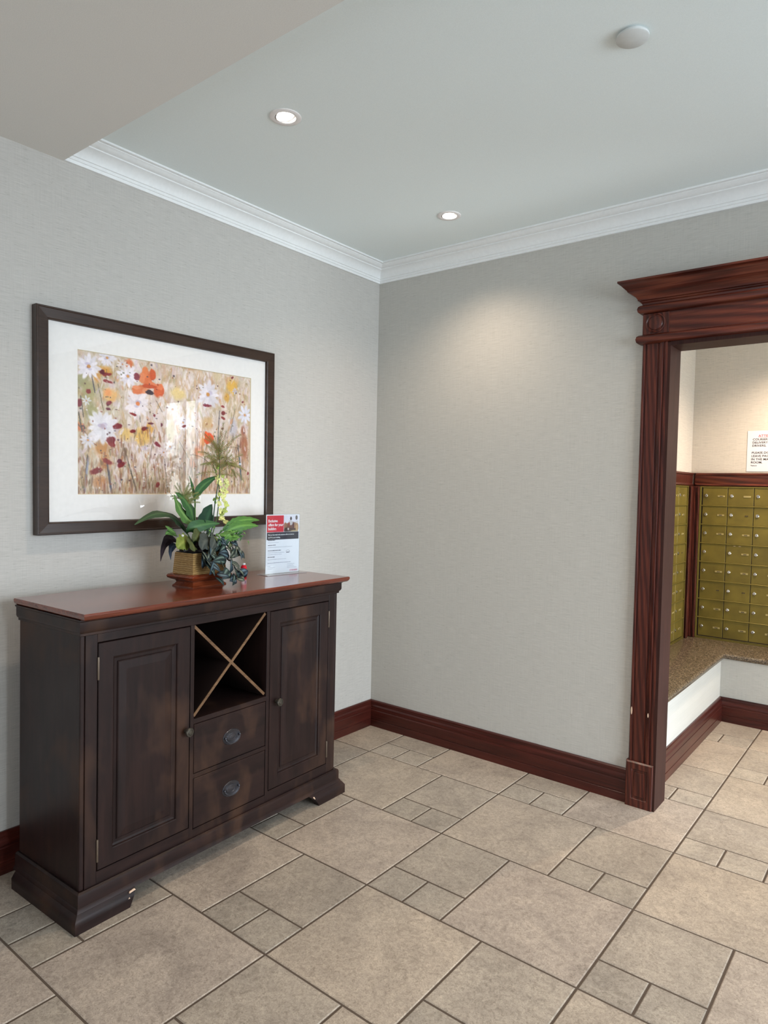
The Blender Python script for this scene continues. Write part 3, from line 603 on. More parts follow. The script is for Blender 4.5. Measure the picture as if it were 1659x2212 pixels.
# ------------------------------------------------------------------ painter (flat prints as vertex colour)
class Painter:
    def __init__(s, w, h, base): s.w, s.h = w, h; s.a = np.ones((h, w, 3))*np.array(base)/255.; s.noise = .55*s.fbm(7, 9)+.45*s.fbm(8, 24)
    def fbm(s, seed, sc=24):
        r = np.random.default_rng(seed); out = np.zeros((s.h, s.w))
        for k, amp in ((sc, .5), (sc//2, .3), (max(2, sc//5), .2)):
            g = r.random((s.h//k+3, s.w//k+3)); yy = np.arange(s.h)/k; xx = np.arange(s.w)/k
            y0 = yy.astype(int); x0 = xx.astype(int); fy = (yy-y0)[:, None]; fx = (xx-x0)[None]
            fy = fy*fy*(3-2*fy); fx = fx*fx*(3-2*fx)
            out += amp*((g[y0][:, x0]*(1-fx)+g[y0][:, x0+1]*fx)*(1-fy)+(g[y0+1][:, x0]*(1-fx)+g[y0+1][:, x0+1]*fx)*fy)
        return out
    def blob(s, cx, cy, rx, ry, col, ang=0, al=1, soft=.25, jag=.5):
        R_ = max(rx, ry)*1.6+2; x0, x1, y0, y1 = int(max(0, cx-R_)), int(min(s.w, cx+R_)), int(max(0, cy-R_)), int(min(s.h, cy+R_))
        if x1 <= x0 or y1 <= y0: return
        X, Y = np.meshgrid(np.arange(x0, x1)-cx, np.arange(y0, y1)-cy); c, n = math.cos(ang), math.sin(ang)
        d = np.sqrt(((X*c+Y*n)/rx)**2+((-X*n+Y*c)/ry)**2) + jag*(s.noise[y0:y1, x0:x1]-.5)
        m = np.clip((1-d)/soft, 0, 1)[..., None]*al
        s.a[y0:y1, x0:x1] = s.a[y0:y1, x0:x1]*(1-m)+np.array(col)/255.*m
    def line(s, p, q, w, col, al=1):
        n = max(2, int(math.hypot(q[0]-p[0], q[1]-p[1])/max(1.0, w*.7)))
        for i in range(n+1):
            f = i/n; s.blob(p[0]+(q[0]-p[0])*f+random.uniform(-.6, .6), p[1]+(q[1]-p[1])*f, w, w*1.3, col, 0, al*random.uniform(.5, 1), .5)
    def mesh(s, name, corners, mat, parent):
        # corners: TL, TR, BR, BL as Vectors
        h, w = s.h+1, s.w+1
        u = np.linspace(0, 1, w)[None, :, None]; v = np.linspace(0, 1, h)[:, None, None]
        TL, TR, BR, BL = [np.array(c)[None, None] for c in corners]
        P = ((TL*(1-u)+TR*u)*(1-v)+(BL*(1-u)+BR*u)*v).reshape(-1, 3)
        me = bpy.data.meshes.new(name); me.vertices.add(len(P)); me.vertices.foreach_set('co', P.astype(np.float32).ravel())
        i = np.arange(s.h)[:, None]*w+np.arange(s.w)[None]; q = np.stack([i, i+w, i+w+1, i+1], -1).reshape(-1, 4)
        me.loops.add(q.size); me.loops.foreach_set('vertex_index', q.ravel().astype(np.int32)); me.polygons.add(len(q))
        me.polygons.foreach_set('loop_start', (np.arange(len(q))*4).astype(np.int32)); me.update(calc_edges=True); me.validate()
        A = np.pad(s.a, ((0, 1), (0, 1), (0, 0)), mode='edge'); A = np.clip(A, 0, 1); A = np.where(A <= .04045, A/12.92, ((A+.055)/1.055)**2.4)
        c = np.concatenate([A.reshape(-1, 3), np.ones((len(P), 1))], 1)
        at = me.color_attributes.new('Col', 'FLOAT_COLOR', 'POINT'); at.data.foreach_set('color', c.astype(np.float32).ravel())
        me.materials.append(MAT[mat]); o = bpy.data.objects.new(name, me); COL.objects.link(o); o.parent = parent; return o

# ------------------------------------------------------------------ framed painting
HM = [0.0006883443, 0.0000122101, -0.2234112, -0.0001976965, 0.0010309149, -0.31857104, -0.000185042, -0.00000870197]
PWD, PHT = 470, 306
def uv(x, y):
    k = HM[6]*x+HM[7]*y+1; return ((HM[0]*x+HM[1]*y+HM[2])/k*PWD, (HM[3]*x+HM[4]*y+HM[5])/k*PHT)
def flower_print():
    random.seed(11); P = Painter(PWD, PHT, (212, 196, 178)); f1 = P.fbm(3, 60); f2 = P.fbm(5, 14)
    # ground tints, then loose palette-knife strokes
    for cx, cy, rx, ry, c in [(40, 140, 80, 150, (178, 168, 134)), (210, 150, 120, 130, (226, 208, 202)), (300, 30, 140, 50, (204, 168, 132)), (120, 285, 200, 45, (172, 148, 118)), (330, 260, 160, 80, (196, 168, 148)), (448, 210, 40, 130, (178, 134, 106)), (400, 60, 80, 70, (212, 186, 154)), (200, 230, 130, 60, (218, 198, 194)), (300, 150, 70, 90, (226, 212, 208)), (130, 200, 60, 60, (220, 204, 204))]:
        P.blob(cx, cy, rx, ry, c, 0, .8, .9, .8)
    for i in range(3000):
        x, y = random.uniform(0, PWD), random.uniform(0, PHT); lo = y/PHT; big = i < 1100
        mid_ = 120 < x < 400 and y < 240
        c = random.choice([(232, 220, 214), (206, 182, 152), (190, 166, 132), (224, 204, 194), (212, 172, 126), (236, 228, 224), (176, 166, 128), (218, 198, 206), (200, 166, 144), (160, 136, 110) if lo > .6 else (224, 210, 194)] + ([(236, 222, 220), (230, 214, 210), (238, 230, 230)] if mid_ else [(186, 158, 122), (170, 152, 112)]))
        P.blob(x, y, random.uniform(3, 8) if big else random.uniform(1.2, 3.2), random.uniform(6, 20+10*lo) if big else random.uniform(3, 12+8*lo), c, random.uniform(-.5, .5), random.uniform(.25, .65), .35, 1.2)
    B = lambda x, y, rx, ry, c, ang=0, al=.95, soft=.25, jag=.9: P.blob(*uv(x, y), rx*.44, ry*.36, c, ang, al, soft, jag)
    for a in [(1275, 620, 48, 66, (226, 176, 74)), (1240, 690, 24, 40, (214, 160, 66)), (480, 510, 55, 36, (214, 150, 62)), (520, 655, 56, 52, (234, 184, 116)), (505, 640, 26, 28, (240, 160, 100)), (715, 920, 62, 72, (228, 184, 96)), (760, 870, 30, 45, (222, 168, 78)), (610, 905, 50, 50, (230, 194, 120)), (460, 990, 54, 70, (196, 136, 76)), (480, 1080, 42, 60, (186, 120, 66)), (440, 545, 26, 40, (212, 150, 70)), (1060, 1020, 42, 60, (216, 128, 72)), (1020, 1090, 24, 50, (206, 130, 84)), (1085, 960, 30, 40, (220, 150, 96)), (1000, 480, 80, 40, (190, 146, 106)), (1340, 1000, 30, 120, (160, 98, 70)), (1335, 900, 22, 50, (150, 90, 66)), (940, 660, 60, 50, (232, 206, 140)), (640, 470, 26, 40, (212, 108, 66)), (450, 1200, 50, 50, (190, 130, 80)), (330, 850, 26, 30, (206, 120, 80)), (1120, 850, 50, 60, (210, 176, 130)), (1185, 560, 40, 40, (214, 196, 160)), (350, 560, 40, 60, (160, 158, 118)), (380, 640, 50, 90, (170, 162, 116)), (400, 760, 40, 60, (160, 156, 108)), (1200, 850, 60, 120, (206, 190, 176)), (1275, 880, 40, 90, (190, 186, 196)), (890, 900, 30, 90, (206, 196, 168))]: B(*a, al=.85, soft=.5)  # pale yellow dab near top middle: a reflection in the glass, painted into the print
    st = [((405, 530), (425, 640), 1.6), ((445, 590), (475, 750), 1.4), ((490, 1060), (515, 1255), 3.4), ((600, 990), (672, 1255), 2.4), ((335, 660), (350, 790), 1.4), ((700, 790), (705, 830), 1.2), ((790, 880), (760, 1060), 1), ((805, 700), (840, 770), 1), ((1000, 1080), (1045, 1250), 1), ((1195, 770), (1175, 1000), 1.4), ((850, 1060), (865, 1280), 1), ((940, 950), (1010, 1080), 1), ((370, 1030), (345, 1260), 2.4), ((1303, 980), (1320, 1200), 2.4), ((1300, 1000), (1285, 1080), 1.4), ((990, 1130), (1000, 1270), .9), ((1100, 1050), (1060, 1260), 1.2), ((740, 1050), (750, 1270), .9), ((560, 1000), (580, 1250), .9), ((1290, 760), (1260, 900), 1.2), ((500, 500), (500, 560), 1), ((900, 1080), (880, 1270), .8), ((1240, 900), (1230, 1230), 1), ((320, 760), (340, 880), 2), ((310, 830), (370, 900), 1.6)]
    for p, q, w_ in st: P.line(uv(*p), uv(*q), w_, random.choice([(92, 86, 82), (106, 98, 84), (84, 80, 92), (118, 110, 84)]), .8)
    P.line(uv(375, 1050), uv(350, 1250), 3, (150, 156, 178), .7); P.line(uv(1312, 1060), uv(1320, 1190), 2.2, (70, 92, 104), .9); P.blob(*uv(1315, 1100), 5, 2.4, (210, 222, 232))
    for i in range(700):
        x, y = random.uniform(0, PWD), PHT*(1-random.random()**1.6*.5); P.blob(x, y, random.uniform(1, 3.5), random.uniform(5, 18), random.choice([(150, 110, 84), (172, 122, 86), (132, 104, 88), (186, 140, 100), (122, 100, 72), (206, 186, 178), (164, 130, 118), (190, 172, 150), (140, 84, 66)]), random.uniform(-.25, .25), random.uniform(.3, .7), .4, 1.3)
    for i in range(160):
        x, y = random.uniform(0, PWD), random.uniform(0, PHT*.8); P.blob(x, y, random.uniform(1.5, 4), random.uniform(4, 12), random.choice([(238, 228, 232), (222, 202, 208), (196, 178, 186), (206, 150, 110), (182, 150, 112)]), random.uniform(-.7, .7), random.uniform(.4, .8), .35, 1.4)
    for i in range(36):   # dry grasses at the foot
        x = random.uniform(0, PWD); P.line((x, PHT), (x+random.uniform(-9, 9), PHT-random.uniform(25, 90)), .7, random.choice([(120, 92, 68), (150, 118, 84), (104, 78, 66)]), .6)
    def daisy(x, y, r, n=13, c=(236, 230, 236), cc=(206, 150, 90), sq=.95, op=.95):
        cx, cy = uv(x, y); R_ = r*.43
        for i in range(n):
            a = 2*math.pi*i/n+random.uniform(-.12, .12); l = R_*random.uniform(.75, 1.1)
            px, py = cx+math.cos(a)*l*.58, cy+math.sin(a)*l*.58*sq; v = random.uniform(-14, 8)
            P.blob(px, py, l*.52, l*.20, tuple(min(255, q+v) for q in c), math.atan2(math.sin(a)*sq, math.cos(a)), op, .35, .35)
        for i in range(4): P.blob(cx+random.uniform(-.2, .2)*R_, cy+random.uniform(-.2, .2)*R_, R_*.2, R_*.12, (196, 184, 206), 0, .6)
        P.blob(cx, cy, R_*.17, R_*.15, cc)
    for a in [(390, 478, 66), (505, 428, 50), (632, 545, 60), (690, 715, 82, 14, (236, 226, 228), (226, 140, 92)), (468, 850, 92, 15, (238, 234, 238), (196, 176, 190)), (1125, 668, 84), (1348, 800, 58, 9, (226, 226, 238)), (845, 1020, 34, 9, (230, 214, 214)), (885, 985, 40, 10, (232, 224, 222)), (968, 838, 44), (375, 935, 44, 10, (228, 222, 226)), (600, 470, 34, 9, (226, 214, 208)), (370, 690, 26, 7, (226, 224, 222)), (1290, 650, 22, 7, (190, 190, 216), (220, 180, 80)), (905, 755, 40, 9, (226, 218, 214)), (730, 990, 20, 7, (206, 196, 214))]: daisy(*a)
    for a in [(748, 560, 46, 58, (216, 112, 66)), (738, 520, 22, 40, (228, 134, 84)), (785, 540, 22, 46, (206, 92, 52)), (720, 560, 18, 40, (226, 140, 96)), (700, 628, 50, 32, (220, 120, 74), -.3), (685, 615, 26, 14, (232, 150, 108)), (822, 635, 36, 48, (210, 98, 58), .3), (835, 615, 16, 24, (226, 128, 84)), (790, 600, 40, 14, (224, 130, 90), .5), (760, 610, 50, 14, (196, 84, 50)), (745, 640, 26, 20, (226, 150, 110)), (1125, 938, 34, 50, (226, 84, 48)), (1110, 915, 16, 32, (236, 104, 60))]: B(*a)
    B(762, 648, 26, 16, (60, 52, 60), jag=1.4)
    reds = [(500, 530, 32, 12), (505, 575, 30, 10), (470, 515, 18, 18), (385, 632, 13, 14), (690, 545, 20, 28), (508, 710, 18, 14), (505, 745, 18, 12), (565, 855, 26, 18), (520, 935, 30, 22), (525, 965, 22, 14), (810, 970, 22, 14), (495, 1070, 30, 20), (580, 1090, 30, 16), (420, 1130, 40, 24), (325, 705, 15, 25), (1215, 745, 14, 9), (1215, 785, 14, 14), (1215, 815, 16, 9), (1210, 880, 12, 12), (1335, 720, 12, 10), (805, 1220, 12, 20), (770, 840, 20, 7), (1120, 738, 36, 14), (975, 860, 16, 10), (655, 885, 18, 12), (725, 870, 16, 14), (790, 790, 10, 12), (835, 850, 10, 16), (570, 1070, 14, 12), (1275, 570, 12, 12), (1360, 1160, 10, 18), (660, 780, 26, 9)]
    for x, y, rx, ry in reds: B(x, y, rx, ry, random.choice([(118, 32, 38), (134, 42, 44), (96, 34, 52), (126, 44, 58)]), random.uniform(-.5, .5), .88, .35, 1.5)
    for i in range(260): B(random.uniform(320, 1380), random.uniform(450, 1260), random.uniform(2, 8), random.uniform(2, 8), random.choice([(92, 60, 66), (70, 64, 78), (140, 80, 60), (236, 230, 226), (120, 120, 96)]), 0, .7)
    P.a *= (1+.10*(f2[..., None]-.5)+.05*(f1[..., None]-.5))
    return P
# local frame: x out of the wall, y along the wall, z up (origin: bottom centre at the wall)
fp = empty('framed_painting', (0.0025, -1.3685, 1.187), label='framed print of white daisies and orange poppies above the sideboard', cat='picture')
FX = .034; FW, FH = 1.113, .813
def fr_ring(i, x): return [(x, -FW/2+i, i), (x, FW/2-i, i), (x, FW/2-i, FH-i), (x, -FW/2+i, FH-i)]
prof = [(0, 0), (0, FX-.003), (.003, FX), (.006, FX), (.008, FX-.002), (.040, FX-.004), (.044, FX-.006), (.046, FX-.012), (.046, .004)]
n = len(prof)
for side in range(4):
    vs = []; 
    for i, x in prof: r_ = fr_ring(i, x); vs += [r_[side], r_[(side+1) % 4]]
    fs = [(2*k, 2*k+1, 2*k+3, 2*k+2) for k in range(n-1)] + [(2*n-2, 2*n-1, 1, 0)]
    fs += [tuple(range(0, 2*n, 2)), tuple(range(1, 2*n, 2))]
    link('frame_rail' if side % 2 == 0 else 'frame_stile', vs, fs, 'frame', fp)
ay0, ay1, az0, az1 = -1.769+1.3685, -.943+1.3685, 1.332-1.187, 1.868-1.187
mb = MB(); o_ = [(.016, -FW/2+.045, .045), (.016, FW/2-.045, .045), (.016, FW/2-.045, FH-.045), (.016, -FW/2+.045, FH-.045)]
i_ = [(.016, ay0, az0), (.016, ay1, az0), (.016, ay1, az1), (.016, ay0, az1)]
mb.add(o_+i_, [(k, (k+1) % 4, 4+(k+1) % 4, 4+k) for k in range(4)]).go('mat_board', 'mat_board', fp)
j_ = [(.0125, ay0+.002, az0+.002), (.0125, ay1-.002, az0+.002), (.0125, ay1-.002, az1-.002), (.0125, ay0+.002, az1-.002)]
MB().add(i_+j_, [(k, (k+1) % 4, 4+(k+1) % 4, 4+k) for k in range(4)]).go('mat_bevel', 'bevel_board', fp)
MB().box(.001, .004, -FW/2+.01, FW/2-.01, .01, FH-.01).go('backing_board', 'mat_board', fp)
flower_print().mesh('flower_print', [(.012, ay0, az1), (.012, ay1, az1), (.012, ay1, az0), (.012, ay0, az0)], 'print', fp)
MB().box(.0195, .0215, -FW/2+.046, FW/2-.046, .046, FH-.046).go('glazing', 'glass', fp)
fp.rotation_euler = (math.radians(.5), 0, 0)

# ------------------------------------------------------------------ leaflet in an acrylic stand
LW, LH = .190, .264
ls = empty('leaflet_stand', on_sb(.158, .482), SBY+math.radians(-6), label='clear acrylic stand holding a red, black and white offer leaflet', cat='leaflet stand')
MB().box(-.038, .038, -LW/2-.018, LW/2+.018, 0, .0025).go('stand_base', 'acrylic_base', ls, bevel=.0006)
MB().box(-.0028, -.0018, -LW/2-.002, LW/2+.002, .0025, LH+.005).box(.0006, .0016, -LW/2-.002, LW/2+.002, .0025, LH+.005).go('stand_sleeve', 'acrylic', ls)
MB().box(-.0012, -.0002, -LW/2, LW/2, .004, LH+.003).go('leaflet', 'paper', ls)
X1 = .00005
def patch(name, y0, y1, z0, z1, mat, x=.0001): return MB().box(-.0002, x, -LW/2+y0, -LW/2+y1, .004+z0, .004+z1).go(name, mat, ls)
HZ = LH-.001
patch('red_panel', .004, .098, .185, HZ-.004, 'red_print'); patch('black_band', .004, .186, .151, .184, 'navy_print')
ph = Painter(88, 74, (232, 228, 238))
for a in [(20, 52, 26, 18, (150, 104, 74)), (50, 50, 34, 22, (112, 72, 58)), (70, 54, 20, 24, (176, 136, 98)), (44, 66, 40, 10, (80, 56, 46)), (14, 66, 16, 12, (70, 48, 40)), (40, 34, 13, 14, (206, 200, 200)), (41, 14, 6, 9, (48, 32, 32)), (30, 42, 7, 12, (150, 70, 60)), (56, 48, 6, 16, (92, 50, 52)), (74, 10, 8, 12, (104, 96, 92)), (78, 30, 8, 6, (216, 210, 206)), (76, 60, 7, 20, (206, 168, 122)), (60, 72, 26, 5, (190, 168, 128)), (26, 62, 5, 6, (236, 220, 214)), (8, 44, 8, 14, (164, 112, 84))]: ph.blob(*a, al=.95, soft=.3, jag=.5)
ph.mesh('sofa_photo', [(.0002, -LW/2+.099, .004+HZ-.004), (.0002, -LW/2+.186, .004+HZ-.004), (.0002, -LW/2+.186, .004+.185), (.0002, -LW/2+.099, .004+.185)], 'print', ls)
def lt(nm, b, y, z, s, m, bold=.0, xs=1.0): return text(nm, b, s, m, ls, text_at(.0003, -LW/2+y, .004+z, 90, 90), bold=bold, xs=xs)
for i, b in enumerate(('Exclusive', 'offers for your', 'building.')): lt('headline', b, .011, .2295-.0175*i, .0165, 'white_print', .00035, .86)
lt('subheading', 'Get our best deals with exclusive offers on internet', .011, .1705, .0082, 'white_print', .00012, .86); lt('subheading', 'and TV in your building.', .011, .1585, .0082, 'white_print', .00012, .86)
def rule(y0, y1, z, h, m='grey_print'):
    b = MB(); y = y0
    while y < y1: w_ = min(random.uniform(.005, .013), y1-y+.001); b.box(-.0002, .0003, -LW/2+y, -LW/2+y+w_, .004+z, .004+z+h*random.uniform(.75, 1)); y += w_+.0016
    b.go('small_print', m, ls)
random.seed(5)
for y0, y1, z, h, m in [(.011, .050, .1395, .0030, 'dark_print'), (.011, .070, .1300, .0014, 'grey_print'), (.011, .053, .1175, .0030, 'dark_print'), (.011, .148, .1085, .0014, 'grey_print'), (.011, .083, .0935, .0030, 'dark_print'), (.011, .103, .0845, .0014, 'grey_print'), (.011, .088, .0765, .0014, 'grey_print'), (.011, .050, .0645, .0030, 'dark_print'), (.011, .113, .0545, .0014, 'grey_print'), (.011, .140, .0385, .0022, 'grey_print'), (.011, .026, .0245, .0020, 'grey_print'), (.011, .050, .0185, .0012, 'grey_print'), (.011, .038, .0125, .0012, 'grey_print'), (.122, .162, .0300, .0014, 'grey_print'), (.122, .156, .0240, .0012, 'grey_print'), (.122, .162, .0185, .0012, 'grey_print'), (.122, .174, .0130, .0014, 'grey_print')]:
    rule(y0, y1, z+.008, h, m)
arc = [(.0004, -LW/2+.124-.0115*math.cos(math.pi*i/12), .004+.093+.009*math.sin(math.pi*i/12)) for i in range(1, 13)]
MB().tube(arc, .0004, 4).go('arc_mark', 'dark_print', ls); MB().box(-.0002, .0003, -LW/2+.115, -LW/2+.133, .0945, .0975).box(-.0002, .0003, -LW/2+.1345, -LW/2+.1365, .096, .0965).go('arc_wordmark', 'dark_print', ls)
ring = [(.0004, -LW/2+.141+.0038*math.cos(2*math.pi*i/14), .0125+.0038*math.sin(2*math.pi*i/14)) for i in range(13)]
MB().tube(ring, .0007, 4).go('ring_logo', 'pink_print', ls); lt('logo_lettering', 'ROGERS', .148, .0055, .0095, 'pink_print', .0002, .95)

# small red bottle behind the trailing vine
bt = empty('small_bottle', on_sb(.13, .277), 0, label='small red bottle with white cap behind the trailing leaves', cat='bottle')
autosmooth(MB().lathe([(.011, 0), (.0125, .001), (.0125, .044), (.010, .050), (.006, .053)], n=24).go('body', 'label_red', bt), 40)
autosmooth(MB().lathe([(.0128, .012), (.0129, .0125), (.0129, .030), (.0128, .0305)], n=24, cap0=False, cap1=False).go('label_band', 'white_print', bt), 40)
MB().box(.0125, .0131, -.005, .004, .015, .027).go('label_mark', 'label_blue', bt)
autosmooth(MB().lathe([(.0068, .053), (.0068, .060), (.006, .061), (.001, .061)], n=20).go('cap', 'cover_white', bt), 40)

# ------------------------------------------------------------------ potted arrangement
PO = (.150, .005); plant = empty('artificial_plant', on_sb(PO[0], PO[1]), SBY, label='artificial plant arrangement in a rope-wrapped pot on the sideboard', cat='plant')
def PL(p): return Vector((p[0]-PO[0], p[1]-PO[1], p[2]-.981))
PA = math.radians(3.5)
# pot footprint: front-left corner at (.234,-.078); sides along -d (~.11) and +s (~.165)
def pot_ring(o_, z):
    cx, cy = .178, .006; hw, hd = .084+o_, .056+o_; out = []
    ch = .010
    for a, b in ((hd, -hw+ch), (hd, hw-ch), (hd-ch, hw), (-hd+ch, hw), (-hd, hw-ch), (-hd, -hw+ch), (-hd+ch, -hw), (hd-ch, -hw)):
        if abs(a) > hd-ch*1.01 and abs(b) > hw-ch*1.01 and False: pass
        x = cx+a*math.cos(PA)-b*math.sin(PA); y = cy+a*math.sin(PA)+b*math.cos(PA); out.append(tuple(PL((x, y, z))))
    return out
def pot_ring4(o_, z):
    cx, cy = .178, .006; hw, hd = .084+o_, .056+o_
    return [tuple(PL((cx+a*math.cos(PA)-b*math.sin(PA), cy+a*math.sin(PA)+b*math.cos(PA), z))) for a, b in ((hd, -hw), (hd, hw), (-hd, hw), (-hd, -hw))]
autosmooth(MB().rings([pot_ring4(.002, .9812), pot_ring4(.002, .985), pot_ring4(-.004, .990), pot_ring4(-.009, .998), pot_ring4(-.006, 1.004), pot_ring4(.006, 1.009), pot_ring4(.015, 1.014), pot_ring4(.018, 1.021), pot_ring4(.014, 1.028), pot_ring4(.004, 1.032)]).go('pot_base', 'pot_wood', plant), 50)
rr = []; NC = 36
for i in range(NC*4+1):
    f = i/(NC*4); rr.append(pot_ring4(.001-.006*f+.0006*math.sin(math.pi*(i % 4)/4)*(1+.5*math.sin(i*1.7)), 1.031+.081*f))
MB().rings(rr+[pot_ring4(-.010, 1.112), pot_ring4(-.010, 1.098)], cap1=False).go('rope_wrap', 'rope', plant)
MB().rings([pot_ring4(-.009, 1.112), pot_ring4(-.006, 1.1145), pot_ring4(-.012, 1.1165), pot_ring4(-.015, 1.100)]).go('pot_liner', 'black', plant)
MB().rings([pot_ring4(-.014, 1.09), pot_ring4(-.016, 1.125), pot_ring4(-.035, 1.14)]).go('moss_filling', 'soil', plant)

LC = {'dark': ((34, 60, 34), (52, 84, 46), (80, 108, 66)), 'light': ((66, 104, 50), (96, 134, 72), (130, 158, 98)), 'mid': ((40, 78, 42), (58, 100, 52), (98, 132, 78)), 'deep': ((24, 54, 38), (32, 66, 46), (60, 94, 64)),
      'bright': ((62, 104, 40), (88, 136, 52), (120, 160, 80)), 'olive': ((104, 118, 48), (130, 142, 62), (150, 156, 90)), 'olive2': ((62, 70, 38), (80, 88, 48), (100, 104, 64)), 'grey': ((56, 62, 58), (74, 80, 74), (98, 100, 92)),
      'purple': ((34, 26, 34), (44, 34, 42), (62, 50, 56)), 'blue': ((44, 56, 74), (60, 74, 92), (92, 104, 116)), 'stem': ((60, 96, 44), (70, 108, 52), (80, 116, 60))}
def lin(c): return [((v/255/12.92) if v/255 <= .04045 else ((v/255+.055)/1.055)**2.4) for v in c]
def leaf_geo(b, m, t, w, cols, shape='lance', face=(1, 0, .5), nl=12, na=6, fold=.22, stripes=False, wave=0, lobes=0):
    b, m, t = Vector(b), Vector(m), Vector(t); V, C = [], []
    for i in range(nl+1):
        v = i/nl; p = (1-v)**2*b+2*v*(1-v)*(2*m-.5*(b+t))+v*v*t
        d = (2*(1-v)*((2*m-.5*(b+t))-b)+2*v*(t-(2*m-.5*(b+t)))).normalized()
        f = Vector(face); nrm = (f-f.dot(d)*d).normalized(); sd = d.cross(nrm).normalized()
        if shape == 'lance': pw = math.sin(math.pi*min(1, v*.96+.02)**.85)**.9
        elif shape == 'ovate': pw = math.sin(math.pi*v**.62)**.8 if 0 < v < 1 else 0
        else: pw = math.sin(math.pi*v**.7)**.5 if 0 < v < 1 else 0
        if lobes: pw *= .72+.28*abs(math.sin(lobes*math.pi*v))
        hw = w/2*max(pw, .02)
        for k in range(na+1):
            u = 2*k/na-1; off = -fold*abs(u)*hw*1.0+.35*hw*fold*u*u+wave*hw*math.sin(v*19+u*2)*abs(u)
            V.append(tuple(p+sd*u*hw+nrm*off))
            a0, a1, a2 = cols
            if stripes:
                s_ = abs(abs(u)-.45); q = max(0, 1-s_/.26); q *= min(1, 4*v)*min(1, 3*(1-v))+.1; c = [a0[j]*(1-q)+a2[j]*q for j in range(3)]
                if abs(u) < .12: c = [x*.8 for x in a1]
            else:
                vein = .5+.5*math.sin(v*40-abs(u)*9); c = [a0[j]*(1-vein*.35)+a1[j]*vein*.35 for j in range(3)]
                if abs(u) < .1: c = [.6*a1[j]+.4*a2[j] for j in range(3)]
            C.append(lin(c)+[1])
    F = []
    for i in range(nl):
        for k in range(na): q = i*(na+1)+k; F.append((q, q+1, q+na+2, q+na+1))
    return V, F, C
def leaf_obj(name, g, parent, mat='leaf'):
    V, F, C = g; me = bpy.data.meshes.new(name); me.from_pydata(V, [], F); me.update(); me.materials.append(MAT[mat])
    for p in me.polygons: p.use_smooth = True
    o = bpy.data.objects.new(name, me); COL.objects.link(o); o.parent = parent; setcol(o, C); return o
LEAVES = [('dark',[[0.16,-0.04,1.182],[0.14,-0.126,1.262],[0.2,-0.299,1.228]],0.040), ('light',[[0.16,-0.013,1.222],[0.165,-0.070,1.268],[0.17,-0.112,1.335]],0.050), ('mid',[[0.15,-0.006,1.222],[0.15,-0.026,1.290],[0.15,-0.090,1.342]],0.060),
 ('deep',[[0.145,0.05,1.192],[0.15,0.066,1.245],[0.135,0.098,1.296]],0.078), ('mid',[[0.19,-0.066,1.185],[0.21,-0.031,1.215],[0.22,0.067,1.223]],0.040), ('mid',[[0.14,0.008,1.308],[0.14,0.043,1.366],[0.13,0.133,1.412]],0.032), ('mid',[[0.13,0.02,1.285],[0.13,0.009,1.354],[0.13,-0.013,1.409]],0.021),
 ('bright',[[0.18,0.116,1.191],[0.2,0.19,1.229],[0.2,0.298,1.229]],0.033), ('bright',[[0.19,0.115,1.177],[0.21,0.181,1.208],[0.23,0.265,1.207]],0.040), ('bright',[[0.2,0.084,1.176],[0.22,0.127,1.17],[0.24,0.155,1.164]],0.040),
 ('olive',[[0.2,-0.057,1.154],[0.24,-0.12,1.16],[0.25,-0.153,1.136]],0.056), ('olive2',[[0.22,-0.065,1.161],[0.25,-0.082,1.148],[0.26,-0.083,1.124]],0.053), ('grey',[[0.22,0.025,1.157],[0.25,-0.028,1.156],[0.26,-0.049,1.125]],0.056), ('olive2',[[0.2,-0.002,1.185],[0.24,-0.054,1.179],[0.24,-0.074,1.158]],0.046),
 ('purple',[[0.14,-0.072,1.151],[0.15,-0.125,1.16],[0.17,-0.169,1.085]],0.032), ('blue',[[0.13,-0.064,1.133],[0.13,-0.091,1.129],[0.15,-0.109,1.084]],0.026), ('light',[[0.16,-0.094,1.187],[0.17,-0.127,1.203],[0.18,-0.157,1.218]],0.017), ('light',[[0.16,-0.087,1.175],[0.17,-0.127,1.192],[0.18,-0.157,1.185]],0.017), ('dark',[[0.14,-0.052,1.207],[0.15,-0.08,1.219],[0.15,-0.094,1.242]],0.015),
 ('deep',[[0.17,0.03,1.15],[0.2,0.03,1.20],[0.21,0.00,1.24]],0.05), ('grey',[[0.2,0.05,1.14],[0.24,0.03,1.16],[0.25,0.00,1.12]],0.05)]
for i, (k, (b, m, t_), w_) in enumerate(LEAVES):
    nm = 'broad_leaf' if k in ('dark', 'light', 'mid', 'deep') else ('serrated_leaf' if k == 'bright' else 'rounded_leaf')
    sh_ = 'round' if k in ('olive', 'olive2', 'grey') else ('ovate' if k == 'deep' else 'lance')
    leaf_obj(nm, leaf_geo(PL(b), PL(m), PL(t_), w_*1.25, LC[k], sh_, face=(1, .45, .35) if k != 'dark' else (.6, -.1, 1), lobes=7 if k == 'bright' else (5 if k == 'olive' else 0), nl=22 if k in ('bright', 'olive') else 12, wave=.1), plant)
# stems gathering the broad leaves
for base_, top_ in (((.16, 0, 1.12), (.16, -.013, 1.232)), ((.15, .0, 1.12), (.14, .008, 1.308)), ((.14, .03, 1.12), (.13, .098, 1.189)), ((.15, 0, 1.12), (.16, -.04, 1.182)), ((.15, .03, 1.12), (.18, .116, 1.191))):
    MB().tube([PL(base_), (PL(base_)+PL(top_))/2+Vector((0, .004, 0)), PL(top_)], .0026, 6).go('leaf_stem', 'leafstem' if 'leafstem' in MAT else MAT.setdefault('leafstem', plain('green_stem', srgb(70, 104, 50), .5, .4)), plant, smooth=True)
